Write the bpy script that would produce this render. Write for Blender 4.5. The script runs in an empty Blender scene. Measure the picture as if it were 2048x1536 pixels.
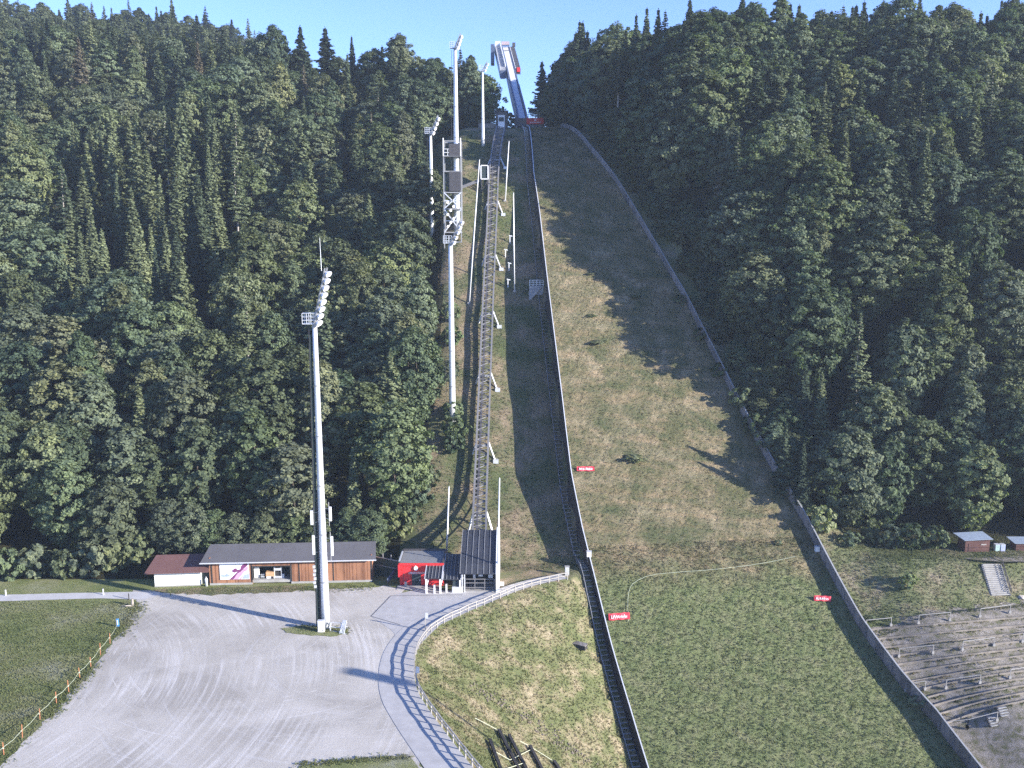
import bpy, math, random
import numpy as np
from mathutils import Vector, Matrix

# ------------------------------------------------------------------ scene, camera, light
SC = bpy.context.scene
COL = SC.collection
F, TH, HC = 1800.0, math.radians(9.83), 72.0          # focal length in photo pixels, pitch, camera height
cam = bpy.data.cameras.new("camera")
cam.sensor_width = 36.0
cam.lens = 36.0 * F / 2048.0
cam.clip_start, cam.clip_end = 1.0, 6000.0
camo = bpy.data.objects.new("camera", cam)
camo.location = (0, 0, HC)
camo.rotation_euler = (math.radians(90) - TH, 0, 0)
COL.objects.link(camo)
SC.camera = camo

SUN_EL = math.radians(17.0)
SUN_H = (0.918, -0.397)                                # horizontal direction towards the sun
SUN_V = Vector((SUN_H[0] * math.cos(SUN_EL), SUN_H[1] * math.cos(SUN_EL), math.sin(SUN_EL))).normalized()
sun = bpy.data.lights.new("sun", 'SUN')
sun.energy = 5.0
sun.angle = math.radians(0.53)
sun.color = (1.0, 0.95, 0.87)
suno = bpy.data.objects.new("sun", sun)
suno.rotation_euler = (-SUN_V).to_track_quat('-Z', 'Y').to_euler()
suno.location = (150, -60, 200)
COL.objects.link(suno)

W = bpy.data.worlds.new("World")
SC.world = W
W.use_nodes = True
wn = W.node_tree
bg = wn.nodes['Background']
sky = wn.nodes.new('ShaderNodeTexSky')
sky.sky_type = 'NISHITA'
sky.sun_disc = False
sky.sun_elevation = SUN_EL
sky.sun_rotation = math.atan2(SUN_H[0], SUN_H[1])
sky.altitude = 900
sky.air_density = 1.0
sky.dust_density = 0.0
sky.ozone_density = 2.5
tint = wn.nodes.new('ShaderNodeMix')
tint.data_type = 'RGBA'
tint.blend_type = 'MULTIPLY'
tint.inputs[0].default_value = 1.0
tint.inputs[7].default_value = (.80, .88, 1.32, 1)
wn.links.new(sky.outputs[0], tint.inputs[6])
wn.links.new(tint.outputs[2], bg.inputs[0])
bg.inputs[1].default_value = 0.105

SC.view_settings.view_transform = 'Standard'
SC.view_settings.look = 'None'
SC.view_settings.gamma = 1.0
SC.view_settings.use_curve_mapping = False
SC.view_settings.exposure = 1.42
SC.render.engine = 'CYCLES'
SC.cycles.max_bounces = 5
SC.cycles.diffuse_bounces = 3
SC.cycles.glossy_bounces = 2
SC.cycles.transmission_bounces = 2
SC.cycles.transparent_max_bounces = 4
SC.cycles.use_adaptive_sampling = True
SC.cycles.adaptive_threshold = 0.02
SC.cycles.use_denoising = False
SC.cycles.denoiser = 'OPENIMAGEDENOISE'
SC.cycles.denoising_input_passes = 'RGB_ALBEDO_NORMAL'
SC.cycles.denoising_prefilter = 'ACCURATE'

rnd = random.Random(7)
nrg = np.random.default_rng(11)

# ------------------------------------------------------------------ terrain
PSI = math.radians(8.0)
P0 = (13.8, 179.9)
UX, UY = -math.sin(PSI), math.cos(PSI)                 # uphill
TX, TY = math.cos(PSI), math.sin(PSI)                  # across, to the right

_S = np.arange(-140, 320, 0.5)
_SL = np.interp(_S, [-140, -80, -50, 0, 45, 109, 173, 195, 235, 320],
                [0.02, 0.05, 0.30, 0.62, 0.78, 0.78, 0.107, 0.06, 0.05, 0.03])
_Z = np.concatenate([[0], np.cumsum((_SL[1:] + _SL[:-1]) * 0.25)])
_Z -= np.interp(0, _S, _Z)


def P(s):
    return np.interp(s, _S, _Z)


def st(x, y):
    dx, dy = x - P0[0], y - P0[1]
    return dx * UX + dy * UY, dx * TX + dy * TY


def xy(s, t):
    return P0[0] + s * UX + t * TX, P0[1] + s * UY + t * TY


def hill(x, y):
    return P(st(x, y)[0])


def ray(px, py):
    a, b = (px - 1024) / F, (768 - py) / F
    return np.array([a, math.cos(TH) + b * math.sin(TH), -math.sin(TH) + b * math.cos(TH)])


def atz(px, py, z=0.0):
    d = ray(px, py)
    return np.array([0, 0, HC]) + (z - HC) / d[2] * d


def aty(px, py, y):
    d = ray(px, py)
    return np.array([0, 0, HC]) + y / d[1] * d


def hit(px, py, f, off=0.0, y0=95.0, y1=620.0):
    """first point of the view ray that meets the ground height f (+off)"""
    d = ray(px, py) / ray(px, py)[1]
    ys = np.arange(y0, y1, 2.0)
    xs, zs = d[0] * ys, HC + d[2] * ys
    g = zs - (np.array([float(f(x, y)) for x, y in zip(xs, ys)]) + off)
    k = np.argmax(g < 0)
    if g[k] >= 0:
        k = len(ys) - 1
    a, b = ys[max(k - 1, 0)], ys[k]
    for _ in range(20):
        m = (a + b) / 2
        if HC + d[2] * m - (float(f(d[0] * m, m)) + off) < 0:
            b = m
        else:
            a = m
    return np.array([d[0] * b, b, HC + d[2] * b])


def project(x, y, z):
    vy, vz = y, z - HC
    dep = vy * math.cos(TH) - vz * math.sin(TH)
    up = vy * math.sin(TH) + vz * math.cos(TH)
    return 1024 + F * x / dep, 768 - F * up / dep, dep


L_PX = [(1058, 256), (1068, 350), (1080, 430), (1095, 560), (1110, 680), (1125, 800), (1143, 950), (1165, 1060),
        (1190, 1160), (1222, 1290), (1260, 1420), (1295, 1536)]
R_PX = [(1130, 256), (1180, 302), (1235, 372), (1300, 482), (1370, 602), (1430, 722), (1490, 842), (1550, 952),
        (1610, 1052), (1660, 1150), (1720, 1260), (1800, 1370), (1870, 1450), (1935, 1536)]


def edge(pxs):
    pts = [hit(px, py, hill) for px, py in pxs]
    q = sorted(st(p[0], p[1]) for p in pts)
    s = np.array([a for a, _ in q]); t = np.array([b for _, b in q])
    lo = (t[1] - t[0]) / (s[1] - s[0])
    s = np.concatenate([[s[0] - 60], s, [s[-1] + 40]])
    t = np.concatenate([[t[0] - 60 * lo * 0.8], t, [t[-1]]])
    return s, t


LS, LT = edge(L_PX)
RS, RT = edge(R_PX)


def tL(s):
    return np.interp(s, LS, LT)


def tR(s):
    return np.interp(s, RS, RT)


FENCE_PX = [(1135, 1158), (1082, 1168), (1030, 1184), (985, 1204), (930, 1226), (870, 1255), (840, 1288), (827, 1325),
            (832, 1378), (862, 1425), (902, 1478), (957, 1548), (1040, 1640)]
FENCE = np.array([atz(px, py)[:2] for px, py in FENCE_PX])


def resample(pts, step):
    pts = np.asarray(pts, float)
    d = np.concatenate([[0], np.cumsum(np.linalg.norm(np.diff(pts, axis=0), axis=1))])
    n = max(2, int(round(d[-1] / step)) + 1)
    q = np.linspace(0, d[-1], n)
    return np.stack([np.interp(q, d, pts[:, k]) for k in range(pts.shape[1])], 1)


def smooth(pts, n=3):
    pts = np.asarray(pts, float)
    for _ in range(n):
        a = pts[:-1] * .75 + pts[1:] * .25
        b = pts[:-1] * .25 + pts[1:] * .75
        m = np.empty((len(a) * 2, pts.shape[1])); m[0::2] = a; m[1::2] = b
        pts = np.vstack([pts[:1], m, pts[-1:]])
    return pts


FENCE_S = smooth(FENCE, 2)


def seg_dist(x, y, poly):
    p = np.array([x, y])
    a, b = poly[:-1], poly[1:]
    ab = b - a
    u = np.clip(((p - a) * ab).sum(1) / (ab * ab).sum(1), 0, 1)
    c = a + ab * u[:, None]
    d = np.linalg.norm(p - c, axis=1)
    k = int(np.argmin(d))
    side = ab[k][0] * (p[1] - a[k][1]) - ab[k][1] * (p[0] - a[k][0])
    return d[k], side, k


def sst(a, b, v):
    u = min(1.0, max(0.0, (v - a) / (b - a)))
    return u * u * (3 - 2 * u)


def wob(x, y):
    return (math.sin(x * .11 + 1.3) * math.cos(y * .083 + .4) + .6 * math.sin(x * .031 + y * .047) + .4 * math.sin(x * .27 - y * .19))


def forest_left(x, y):
    yb = np.interp(x, [-140, -75, -62, -26, -18], [181, 184, 188, 188, 186])
    z = 0.0
    if y > yb:
        z = 0.60 * (y - yb) - 2.0 * (1 - math.exp(-(y - yb) / 4))
        z += 2.2 * wob(x, y) * sst(0, 40, y - yb)
    # gentle ravines
    z += 3.5 * math.sin(x * 0.085 + y * 0.012) * sst(20, 70, y - yb)
    yr = 392
    if y > yr - 40:
        zr = 0.60 * (yr - yb) - 2
        k = np.interp(x, [-330, -258, -195, -165, -140, -110, -70], [.30, .265, .265, .19, .10, .06, -.22])
        cap = zr + k * (y - yr)
        w = sst(yr - 40, yr + 20, y)
        z = z * (1 - w) + min(z, cap + 1.5 * wob(x, y)) * w
    return z


def right_low(x, y):
    yf = 171 + .21 * (x - 70)
    yb = 187.0
    if y >= 198:
        return 1.0 + 0.62 * (y - 198) - 2 * (1 - math.exp(-(y - 198) / 4))
    if y >= yb:
        return 1.0
    if y >= yf:
        u = (y - yf) / max(yb - yf, 1)
        return -6 + 7 * (u * .75 + .25 * u * u * (3 - 2 * u))
    if y >= yf - 2:
        return -6.0
    return max(-6 - .40 * (yf - 2 - y), -24)


def ground(x, y):
    s, t = st(x, y)
    tl, tr = tL(s), tR(s)
    p = float(P(s))
    if t < tl:                                         # left of the landing slope
        d, side, _ = seg_dist(x, y, FENCE_S) if (y < 196 and x > -40) else (99, 1, 0)
        below = (side > 0) if y < 196 and x > -40 else False
        xw = xy(s, tl)[0]
        corr = max(0.0, p - float(np.interp(s, [0, 12, 32, 60, 95, 125, 150], [4.5, 5.4, 8.5, 9.5, 8.0, 3.0, .4])))
        if s > 60:
            corr -= 0.10 * max(0, xw - x - 10) * float(np.interp(s, [60, 75, 100, 130], [0, 1, 1, 0]))
        if y < 181 and below:                          # the mound between fence and landing slope
            dw = tl - t
            w = d / (d + dw + 1e-6)
            corr = min(0.0, w * min(p - 2.7, 0.0)) if s < 3 else 0.0
            if s >= -2:
                corr *= sst(3, -2, s) if False else max(0, min(1, (3 - s) / 5))
        if s < 25 and tl - t < 2.7:
            corr = min(corr, p - 1.2 - 1.3 * sst(-3, -12, s) if s < -3 else p - 1.2)
        if x > -16:
            return corr + .12 * wob(x * 3, y * 3) * (1 if corr > .5 else .0)
        fl = forest_left(x, y)
        w = sst(-16, -34, x) if False else 1 - min(1, max(0, (x + 34) / 18.0))
        w = w * w * (3 - 2 * w)
        return corr * (1 - w) + fl * w
    if t > tr:
        d = t - tr
        w = sst(1.5, 16, d)
        r = right_low(x, y)
        r += (max(r, p) - r) * sst(206, 250, y)
        r += (0.95 * min(max(0, d - 4), 18) + .30 * min(max(0, d - 22), 40)) * sst(210, 255, y)
        r += 2.5 * wob(x, y) * sst(205, 240, y)
        r += 3.0 * math.sin(x * .07 - y * .03) * sst(215, 260, y)
        cap = 119 + .02 * (y - 360) + 2.0 * wob(x * .7, y * .7) + 0.05 * max(0, x - 60)
        r = min(r, cap)
        near = p + .35
        if s > 150:
            near = min(near, p)
        return near * (1 - w) + r * w
    return p - (3.0 if s < 176 else .3)


# ------------------------------------------------------------------ materials
def mat(name):
    m = bpy.data.materials.new(name)
    m.use_nodes = True
    nt = m.node_tree
    b = nt.nodes['Principled BSDF']
    return m, nt, b


def N(nt, typ, **kw):
    n = nt.nodes.new(typ)
    for k, v in kw.items():
        if k.startswith('i_'):
            n.inputs[int(k[2:])].default_value = v
        else:
            setattr(n, k, v)
    return n


def ramp(nt, src, stops):
    r = nt.nodes.new('ShaderNodeValToRGB')
    e = r.color_ramp.elements
    while len(e) < len(stops):
        e.new(.5)
    for q, (p, c) in zip(e, stops):
        q.position = p
        q.color = (*c, 1) if len(c) == 3 else c
    nt.links.new(src, r.inputs[0])
    return r


def noise(nt, vec, scale, detail=4, rough=.6, dist=0.0):
    n = nt.nodes.new('ShaderNodeTexNoise')
    n.inputs['Scale'].default_value = scale
    n.inputs['Detail'].default_value = detail
    n.inputs['Roughness'].default_value = rough
    n.inputs['Distortion'].default_value = dist
    if vec is not None:
        nt.links.new(vec, n.inputs['Vector'])
    return n


def mix(nt, fac, a, b, mode='MIX'):
    n = nt.nodes.new('ShaderNodeMix')
    n.data_type = 'RGBA'
    n.blend_type = mode
    for sock, v in ((n.inputs[0], fac), (n.inputs[6], a), (n.inputs[7], b)):
        if hasattr(v, 'links') or hasattr(v, 'is_linked'):
            nt.links.new(v, sock)
        elif isinstance(v, (int, float)):
            sock.default_value = v
        else:
            sock.default_value = (*v, 1)
    return n.outputs[2]


def geo(nt):
    return nt.nodes.new('ShaderNodeNewGeometry').outputs['Position']


def objc(nt):
    return nt.nodes.new('ShaderNodeTexCoord').outputs['Object']


def bump(nt, b, h, strength=.4, dist=.1):
    n = nt.nodes.new('ShaderNodeBump')
    n.inputs['Strength'].default_value = strength
    n.inputs['Distance'].default_value = dist
    nt.links.new(h, n.inputs['Height'])
    nt.links.new(n.outputs[0], b.inputs['Normal'])


def plain(name, col, rough=.6, metal=0.0, var=.25, scale=1.5, spec=.3):
    """a painted or bare surface with weathering of its own"""
    m, nt, b = mat(name)
    v = objc(nt)
    n = noise(nt, v, scale, 6, .65)
    lo = tuple(c * (1 - var) for c in col)
    hi = tuple(min(1, c * (1 + var * .6)) for c in col)
    r = ramp(nt, n.outputs[0], [(.3, lo), (.7, hi)])
    nt.links.new(r.outputs[0], b.inputs['Base Color'])
    b.inputs['Roughness'].default_value = rough
    b.inputs['Metallic'].default_value = metal
    b.inputs['Specular IOR Level'].default_value = spec
    return m


def planks(name, c1, c2, width=.25, axis=0, rough=.8):
    m, nt, b = mat(name)
    v = objc(nt)
    sep = N(nt, 'ShaderNodeSeparateXYZ'); nt.links.new(v, sep.inputs[0])
    mul = N(nt, 'ShaderNodeMath', operation='DIVIDE', i_1=width); nt.links.new(sep.outputs[axis], mul.inputs[0])
    fl = N(nt, 'ShaderNodeMath', operation='FLOOR'); nt.links.new(mul.outputs[0], fl.inputs[0])
    wn_ = nt.nodes.new('ShaderNodeTexWhiteNoise'); wn_.noise_dimensions = '1D'
    nt.links.new(fl.outputs[0], wn_.inputs['W'])
    mp = N(nt, 'ShaderNodeMapping'); nt.links.new(v, mp.inputs[0])
    sc_ = [6, 6, 6]; sc_[2 if axis == 0 else 0] = .5
    mp.inputs['Scale'].default_value = sc_
    n = noise(nt, mp.outputs[0], 1.2, 6, .7)
    ad = N(nt, 'ShaderNodeMath', operation='ADD'); nt.links.new(wn_.outputs[0], ad.inputs[0]); nt.links.new(n.outputs[0], ad.inputs[1])
    r = ramp(nt, ad.outputs[0], [(.45, c1), (1.0, c2)])
    fr = N(nt, 'ShaderNodeMath', operation='FRACT'); nt.links.new(mul.outputs[0], fr.inputs[0])
    gap = ramp(nt, fr.outputs[0], [(0, (.35, .35, .35)), (.09, (1, 1, 1))])
    c = mix(nt, 1.0, r.outputs[0], gap.outputs[0], 'MULTIPLY')
    big = noise(nt, v, .35, 3)
    rb = ramp(nt, big.outputs[0], [(.3, (.72, .72, .74)), (.7, (1.1, 1.08, 1.05))])
    c = mix(nt, 1.0, c, rb.outputs[0], 'MULTIPLY')
    nt.links.new(c, b.inputs['Base Color'])
    b.inputs['Roughness'].default_value = rough
    b.inputs['Specular IOR Level'].default_value = .2
    return m


def grassy(name, stops_big, fine=(.7, 1.25), scale_big=.12, scale_mid=1.1, dry=None, bstr=.8):
    m, nt, b = mat(name)
    v = geo(nt)
    a = noise(nt, v, scale_big, 5, .6, .3)
    mid = noise(nt, v, scale_mid, 6, .75, .4)
    ad = N(nt, 'ShaderNodeMath', operation='MULTIPLY_ADD', i_1=.45); nt.links.new(mid.outputs[0], ad.inputs[0])
    sb = N(nt, 'ShaderNodeMath', operation='SUBTRACT', i_1=.225); nt.links.new(a.outputs[0], sb.inputs[0])
    nt.links.new(sb.outputs[0], ad.inputs[2])
    r = ramp(nt, ad.outputs[0], stops_big)
    c = r.outputs[0]
    if dry:
        c = dry(nt, v, c)
    f = noise(nt, v, 5.5, 4, .8)
    rf = ramp(nt, f.outputs[0], [(.3, (fine[0],) * 3), (.7, (fine[1],) * 3)])
    c = mix(nt, 1.0, c, rf.outputs[0], 'MULTIPLY')
    nt.links.new(c, b.inputs['Base Color'])
    b.inputs['Roughness'].default_value = .95
    b.inputs['Specular IOR Level'].default_value = .05
    bump(nt, b, f.outputs[0], bstr, .25)
    return m


def landing_dry(nt, v, c):
    """the foot of the slope is lush green, the upper slope dry and brown"""
    d = N(nt, 'ShaderNodeVectorMath', operation='DOT_PRODUCT')
    nt.links.new(v, d.inputs[0]); d.inputs[1].default_value = (UX, UY, 0)
    s0 = P0[0] * UX + P0[1] * UY
    n = noise(nt, v, .15, 4, .6)
    k = N(nt, 'ShaderNodeMath', operation='MULTIPLY_ADD', i_1=14.0); nt.links.new(n.outputs[0], k.inputs[0])
    nt.links.new(d.outputs['Value'], k.inputs[2])
    mr = N(nt, 'ShaderNodeMapRange'); nt.links.new(k.outputs[0], mr.inputs[0])
    mr.inputs[1].default_value = s0 + 2; mr.inputs[2].default_value = s0 + 9
    mr.inputs[3].default_value = 0; mr.inputs[4].default_value = 1
    g1 = noise(nt, v, .35, 5, .7)
    green = ramp(nt, g1.outputs[0], [(.34, (.128, .156, .066)), (.5, (.168, .188, .086)), (.66, (.21, .212, .112))])
    # brown bands across the slope
    mp = N(nt, 'ShaderNodeMapping'); nt.links.new(v, mp.inputs[0])
    mp.inputs['Rotation'].default_value = (0, 0, -PSI)
    mp.inputs['Scale'].default_value = (.06, .5, .3)
    nb = noise(nt, mp.outputs[0], 1.0, 5, .7, .3)
    band = ramp(nt, nb.outputs[0], [(.42, (.90, .95, .88)), (.62, (1.18, 1.08, 1.0))])
    dry = mix(nt, 1.0, c, band.outputs[0], 'MULTIPLY')
    return mix(nt, mr.outputs[0], green.outputs[0], dry)


M = {}
M['landing'] = grassy('landing grass', [(.36, (.105, .112, .060)), (.47, (.155, .142, .084)), (.57, (.205, .175, .112)), (.68, (.30, .245, .165))],
                      fine=(.62, 1.3), scale_big=.16, dry=landing_dry, bstr=1.0)
M['dry'] = grassy('dry meadow', [(.38, (.095, .112, .050)), (.49, (.150, .145, .078)), (.58, (.215, .175, .108)), (.70, (.30, .23, .155))], fine=(.55, 1.35))
M['mound'] = grassy('mound grass', [(.38, (.145, .160, .068)), (.48, (.19, .19, .090)), (.57, (.27, .235, .135)), (.69, (.40, .33, .215))], fine=(.62, 1.32), scale_big=.2)
M['lawn'] = grassy('lawn', [(.36, (.142, .168, .064)), (.47, (.182, .202, .082)), (.58, (.22, .225, .108)), (.70, (.28, .28, .19))], fine=(.75, 1.2), scale_big=.09)
M['forestfloor'] = grassy('forest floor', [(.3, (.02, .024, .013)), (.5, (.032, .032, .018)), (.75, (.055, .045, .027))])
M['bank'] = grassy('right bank grass', [(.36, (.115, .135, .060)), (.47, (.160, .172, .086)), (.57, (.215, .20, .118)), (.68, (.29, .24, .17))], fine=(.6, 1.3))
M['terrace'] = grassy('terrace gravel', [(.36, (.125, .125, .070)), (.45, (.195, .175, .135)), (.55, (.245, .22, .19)), (.68, (.31, .28, .25))], fine=(.6, 1.25), scale_big=.7)


def gravel_mat():
    m, nt, b = mat('gravel')
    v = geo(nt)

    def arcs(cx, cy, kr, ka, seed):
        sub = N(nt, 'ShaderNodeVectorMath', operation='SUBTRACT'); nt.links.new(v, sub.inputs[0]); sub.inputs[1].default_value = (cx, cy, 0)
        sp = N(nt, 'ShaderNodeSeparateXYZ'); nt.links.new(sub.outputs[0], sp.inputs[0])
        ln = N(nt, 'ShaderNodeVectorMath', operation='LENGTH'); nt.links.new(sub.outputs[0], ln.inputs[0])
        an = N(nt, 'ShaderNodeMath', operation='ARCTAN2'); nt.links.new(sp.outputs[1], an.inputs[0]); nt.links.new(sp.outputs[0], an.inputs[1])
        r_ = N(nt, 'ShaderNodeMath', operation='MULTIPLY', i_1=kr); nt.links.new(ln.outputs['Value'], r_.inputs[0])
        a_ = N(nt, 'ShaderNodeMath', operation='MULTIPLY', i_1=ka); nt.links.new(an.outputs[0], a_.inputs[0])
        cb = N(nt, 'ShaderNodeCombineXYZ', i_2=seed); nt.links.new(r_.outputs[0], cb.inputs[0]); nt.links.new(a_.outputs[0], cb.inputs[1])
        return noise(nt, cb.outputs[0], 1.0, 4, .65, .15).outputs[0]
    big = noise(nt, v, .07, 4, .6, .5)
    base = ramp(nt, big.outputs[0], [(.36, (.37, .335, .285)), (.5, (.46, .42, .36)), (.66, (.53, .485, .42))])
    a1 = arcs(-98, 128, 1.5, 2.2, 1.0)
    a2 = arcs(-24, 145, 1.3, 1.5, 9.0)
    r1 = ramp(nt, a1, [(.46, (0, 0, 0)), (.70, (.75, .75, .75))])
    r2 = ramp(nt, a2, [(.54, (0, 0, 0)), (.72, (.5, .5, .5))])
    a3 = arcs(-41, 150, 2.1, .6, 21.0)
    r3 = ramp(nt, a3, [(.60, (0, 0, 0)), (.67, (.85, .85, .85))])
    m3 = ramp(nt, noise(nt, v, .11, 3, .6, 1.0).outputs[0], [(.46, (0, 0, 0)), (.56, (1, 1, 1))])
    mk = noise(nt, v, .055, 2)
    rk = ramp(nt, mk.outputs[0], [(.42, (.15, .15, .15)), (.6, (1, 1, 1))])
    t1 = mix(nt, 1.0, r1.outputs[0], rk.outputs[0], 'MULTIPLY')
    c = mix(nt, t1, base.outputs[0], (.68, .64, .59))
    c = mix(nt, r2.outputs[0], c, (.58, .555, .525))
    c = mix(nt, mix(nt, 1.0, r3.outputs[0], m3.outputs[0], 'MULTIPLY'), c, (.68, .64, .59))
    f = noise(nt, v, 4, 5, .8)
    rf = ramp(nt, f.outputs[0], [(.3, (.84, .84, .84)), (.7, (1.1, 1.1, 1.1))])
    c = mix(nt, 1.0, c, rf.outputs[0], 'MULTIPLY')
    nt.links.new(c, b.inputs['Base Color'])
    b.inputs['Roughness'].default_value = .95
    b.inputs['Specular IOR Level'].default_value = .1
    bump(nt, b, f.outputs[0], .5, .06)
    return m


M['gravel'] = gravel_mat()
M['asphalt'] = plain('pale asphalt', (.44, .42, .40), .9, var=.16, scale=.5, spec=.2)
M['road'] = plain('lane asphalt', (.50, .48, .46), .9, var=.12, scale=.4, spec=.2)
M['joint'] = plain('dark joint', (.13, .125, .13), .9)
M['white'] = plain('white paint', (.80, .80, .80), .45, var=.06)
M['galv'] = plain('galvanised steel', (.70, .71, .73), .42, 0.35, var=.10)
M['steel'] = plain('grey steel', (.36, .36, .36), .5, .3, var=.2)
M['darksteel'] = plain('dark steel', (.085, .08, .085), .55, .2, var=.3)
M['railgrey'] = plain('brownish grey steel', (.20, .195, .20), .6, .1, var=.2)
M['black'] = plain('black rubber', (.02, .02, .022), .7)
M['lampglass'] = plain('pale lamp glass', (.78, .76, .79), .25, 0.0, var=.15, scale=3, spec=.6)
M['roofgrey'] = plain('grey roofing felt', (.125, .118, .122), .85, var=.14, scale=.25)
M['roofdark'] = plain('dark seamed sheet', (.052, .055, .066), .45, .2, var=.25, scale=.5)
M['roofbrown'] = plain('brown roof sheet', (.165, .085, .075), .75, var=.12, scale=.3)
M['roofblue'] = plain('pale blue roof sheet', (.34, .40, .48), .45, .2, var=.18)
M['flatroof'] = plain('flat roof gravel', (.22, .22, .22), .95, var=.2, scale=2)
M['larch'] = planks('larch boards', (.19, .088, .052), (.36, .18, .105), .28)
M['oldboard'] = planks('weathered board', (.17, .15, .135), (.30, .275, .25), .3)
M['sideboard'] = planks('grey side boards', (.14, .132, .125), (.27, .25, .24), 2.4, axis=1)
M['shedwood'] = planks('dark red shed boards', (.075, .036, .034), (.125, .065, .058), .22, axis=2)
M['render'] = plain('cream render', (.80, .79, .72), .9, var=.06, scale=.6)
M['red'] = plain('red panels', (.60, .035, .04), .5, var=.12, scale=.4)
M['redcloth'] = plain('red banner cloth', (.62, .05, .075), .7, var=.15, scale=2)
M['darkdoor'] = plain('dark doorway', (.035, .05, .055), .6)
M['greenmesh'] = plain('dark green screen', (.035, .055, .05), .8, var=.2)
M['concrete'] = plain('concrete', (.36, .345, .325), .9, var=.22, scale=.8)
M['fencewood'] = plain('pale fence wood', (.36, .335, .305), .85, var=.2, scale=2)
M['orange'] = plain('orange stake paint', (.48, .20, .10), .7, var=.2)
M['tape'] = plain('pale tape', (.60, .62, .45), .6, var=.2)
M['summit'] = plain('pale pinkish sheet', (.42, .33, .36), .6)
M['rope'] = plain('grey green rope', (.46, .50, .38), .8)
M['blue'] = plain('blue sign paint', (.06, .25, .55), .5)
M['inrun'] = plain('pale inrun track', (.62, .63, .65), .4, var=.1, scale=.4, spec=.5)
M['inrunside'] = plain('blue grey cladding', (.10, .13, .20), .5, .2, var=.2)
M['darkbeam'] = plain('dark weathered beam', (.045, .042, .042), .8, var=.3)
M['orangecloth'] = plain('tan cloth', (.58, .36, .20), .8)
M['bluishsnow'] = plain('poster sky', (.80, .80, .84), .6, var=.05, scale=.3)
M['posterblue'] = plain('poster blue', (.36, .42, .72), .6, var=.2)
M['posterpurple'] = plain('poster purple', (.20, .05, .16), .6, var=.3)
M['posterrose'] = plain('poster rose', (.62, .34, .50), .6, var=.3)
M['bark'] = plain('bark', (.085, .07, .06), .9, var=.35, scale=2)
M['palebark'] = plain('pale bark', (.34, .31, .28), .9, var=.3, scale=1.5)
M['bin1'] = plain('pale green plastic', (.42, .55, .50), .5)
M['bin2'] = plain('pale lilac plastic', (.42, .46, .66), .5)
M['darkstone'] = plain('earthy stone', (.17, .14, .11), .95, var=.4, scale=1.5)
M['riser'] = plain('weathered riser board', (.21, .185, .16), .9, var=.4, scale=.7)
M['stone'] = plain('pale stone', (.36, .32, .28), .9, var=.35, scale=1.2)


def leaf_mat(name, transl=.30, rough=.7):
    m, nt, b = mat(name)
    oi = N(nt, 'ShaderNodeObjectInfo')
    at = N(nt, 'ShaderNodeAttribute', attribute_name='tone')
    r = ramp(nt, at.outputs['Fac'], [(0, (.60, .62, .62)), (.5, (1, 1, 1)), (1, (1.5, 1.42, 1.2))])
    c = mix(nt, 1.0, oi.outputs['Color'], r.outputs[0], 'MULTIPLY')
    rr = ramp(nt, oi.outputs['Random'], [(0, (.84, .86, .88)), (1, (1.16, 1.12, 1.08))])
    c = mix(nt, 1.0, c, rr.outputs[0], 'MULTIPLY')
    nt.links.new(c, b.inputs['Base Color'])
    b.inputs['Roughness'].default_value = rough
    b.inputs['Specular IOR Level'].default_value = .15
    tr = N(nt, 'ShaderNodeBsdfTranslucent')
    c2 = mix(nt, 1.0, c, (.85, 1.0, .5), 'MULTIPLY')
    nt.links.new(c2, tr.inputs[0])
    ms = N(nt, 'ShaderNodeMixShader', i_0=transl)
    nt.links.new(b.outputs[0], ms.inputs[1]); nt.links.new(tr.outputs[0], ms.inputs[2])
    nt.links.new(ms.outputs[0], nt.nodes['Material Output'].inputs[0])
    return m


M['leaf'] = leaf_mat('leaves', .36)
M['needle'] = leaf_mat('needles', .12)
M['blade'] = leaf_mat('grass blades', .25)


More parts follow.
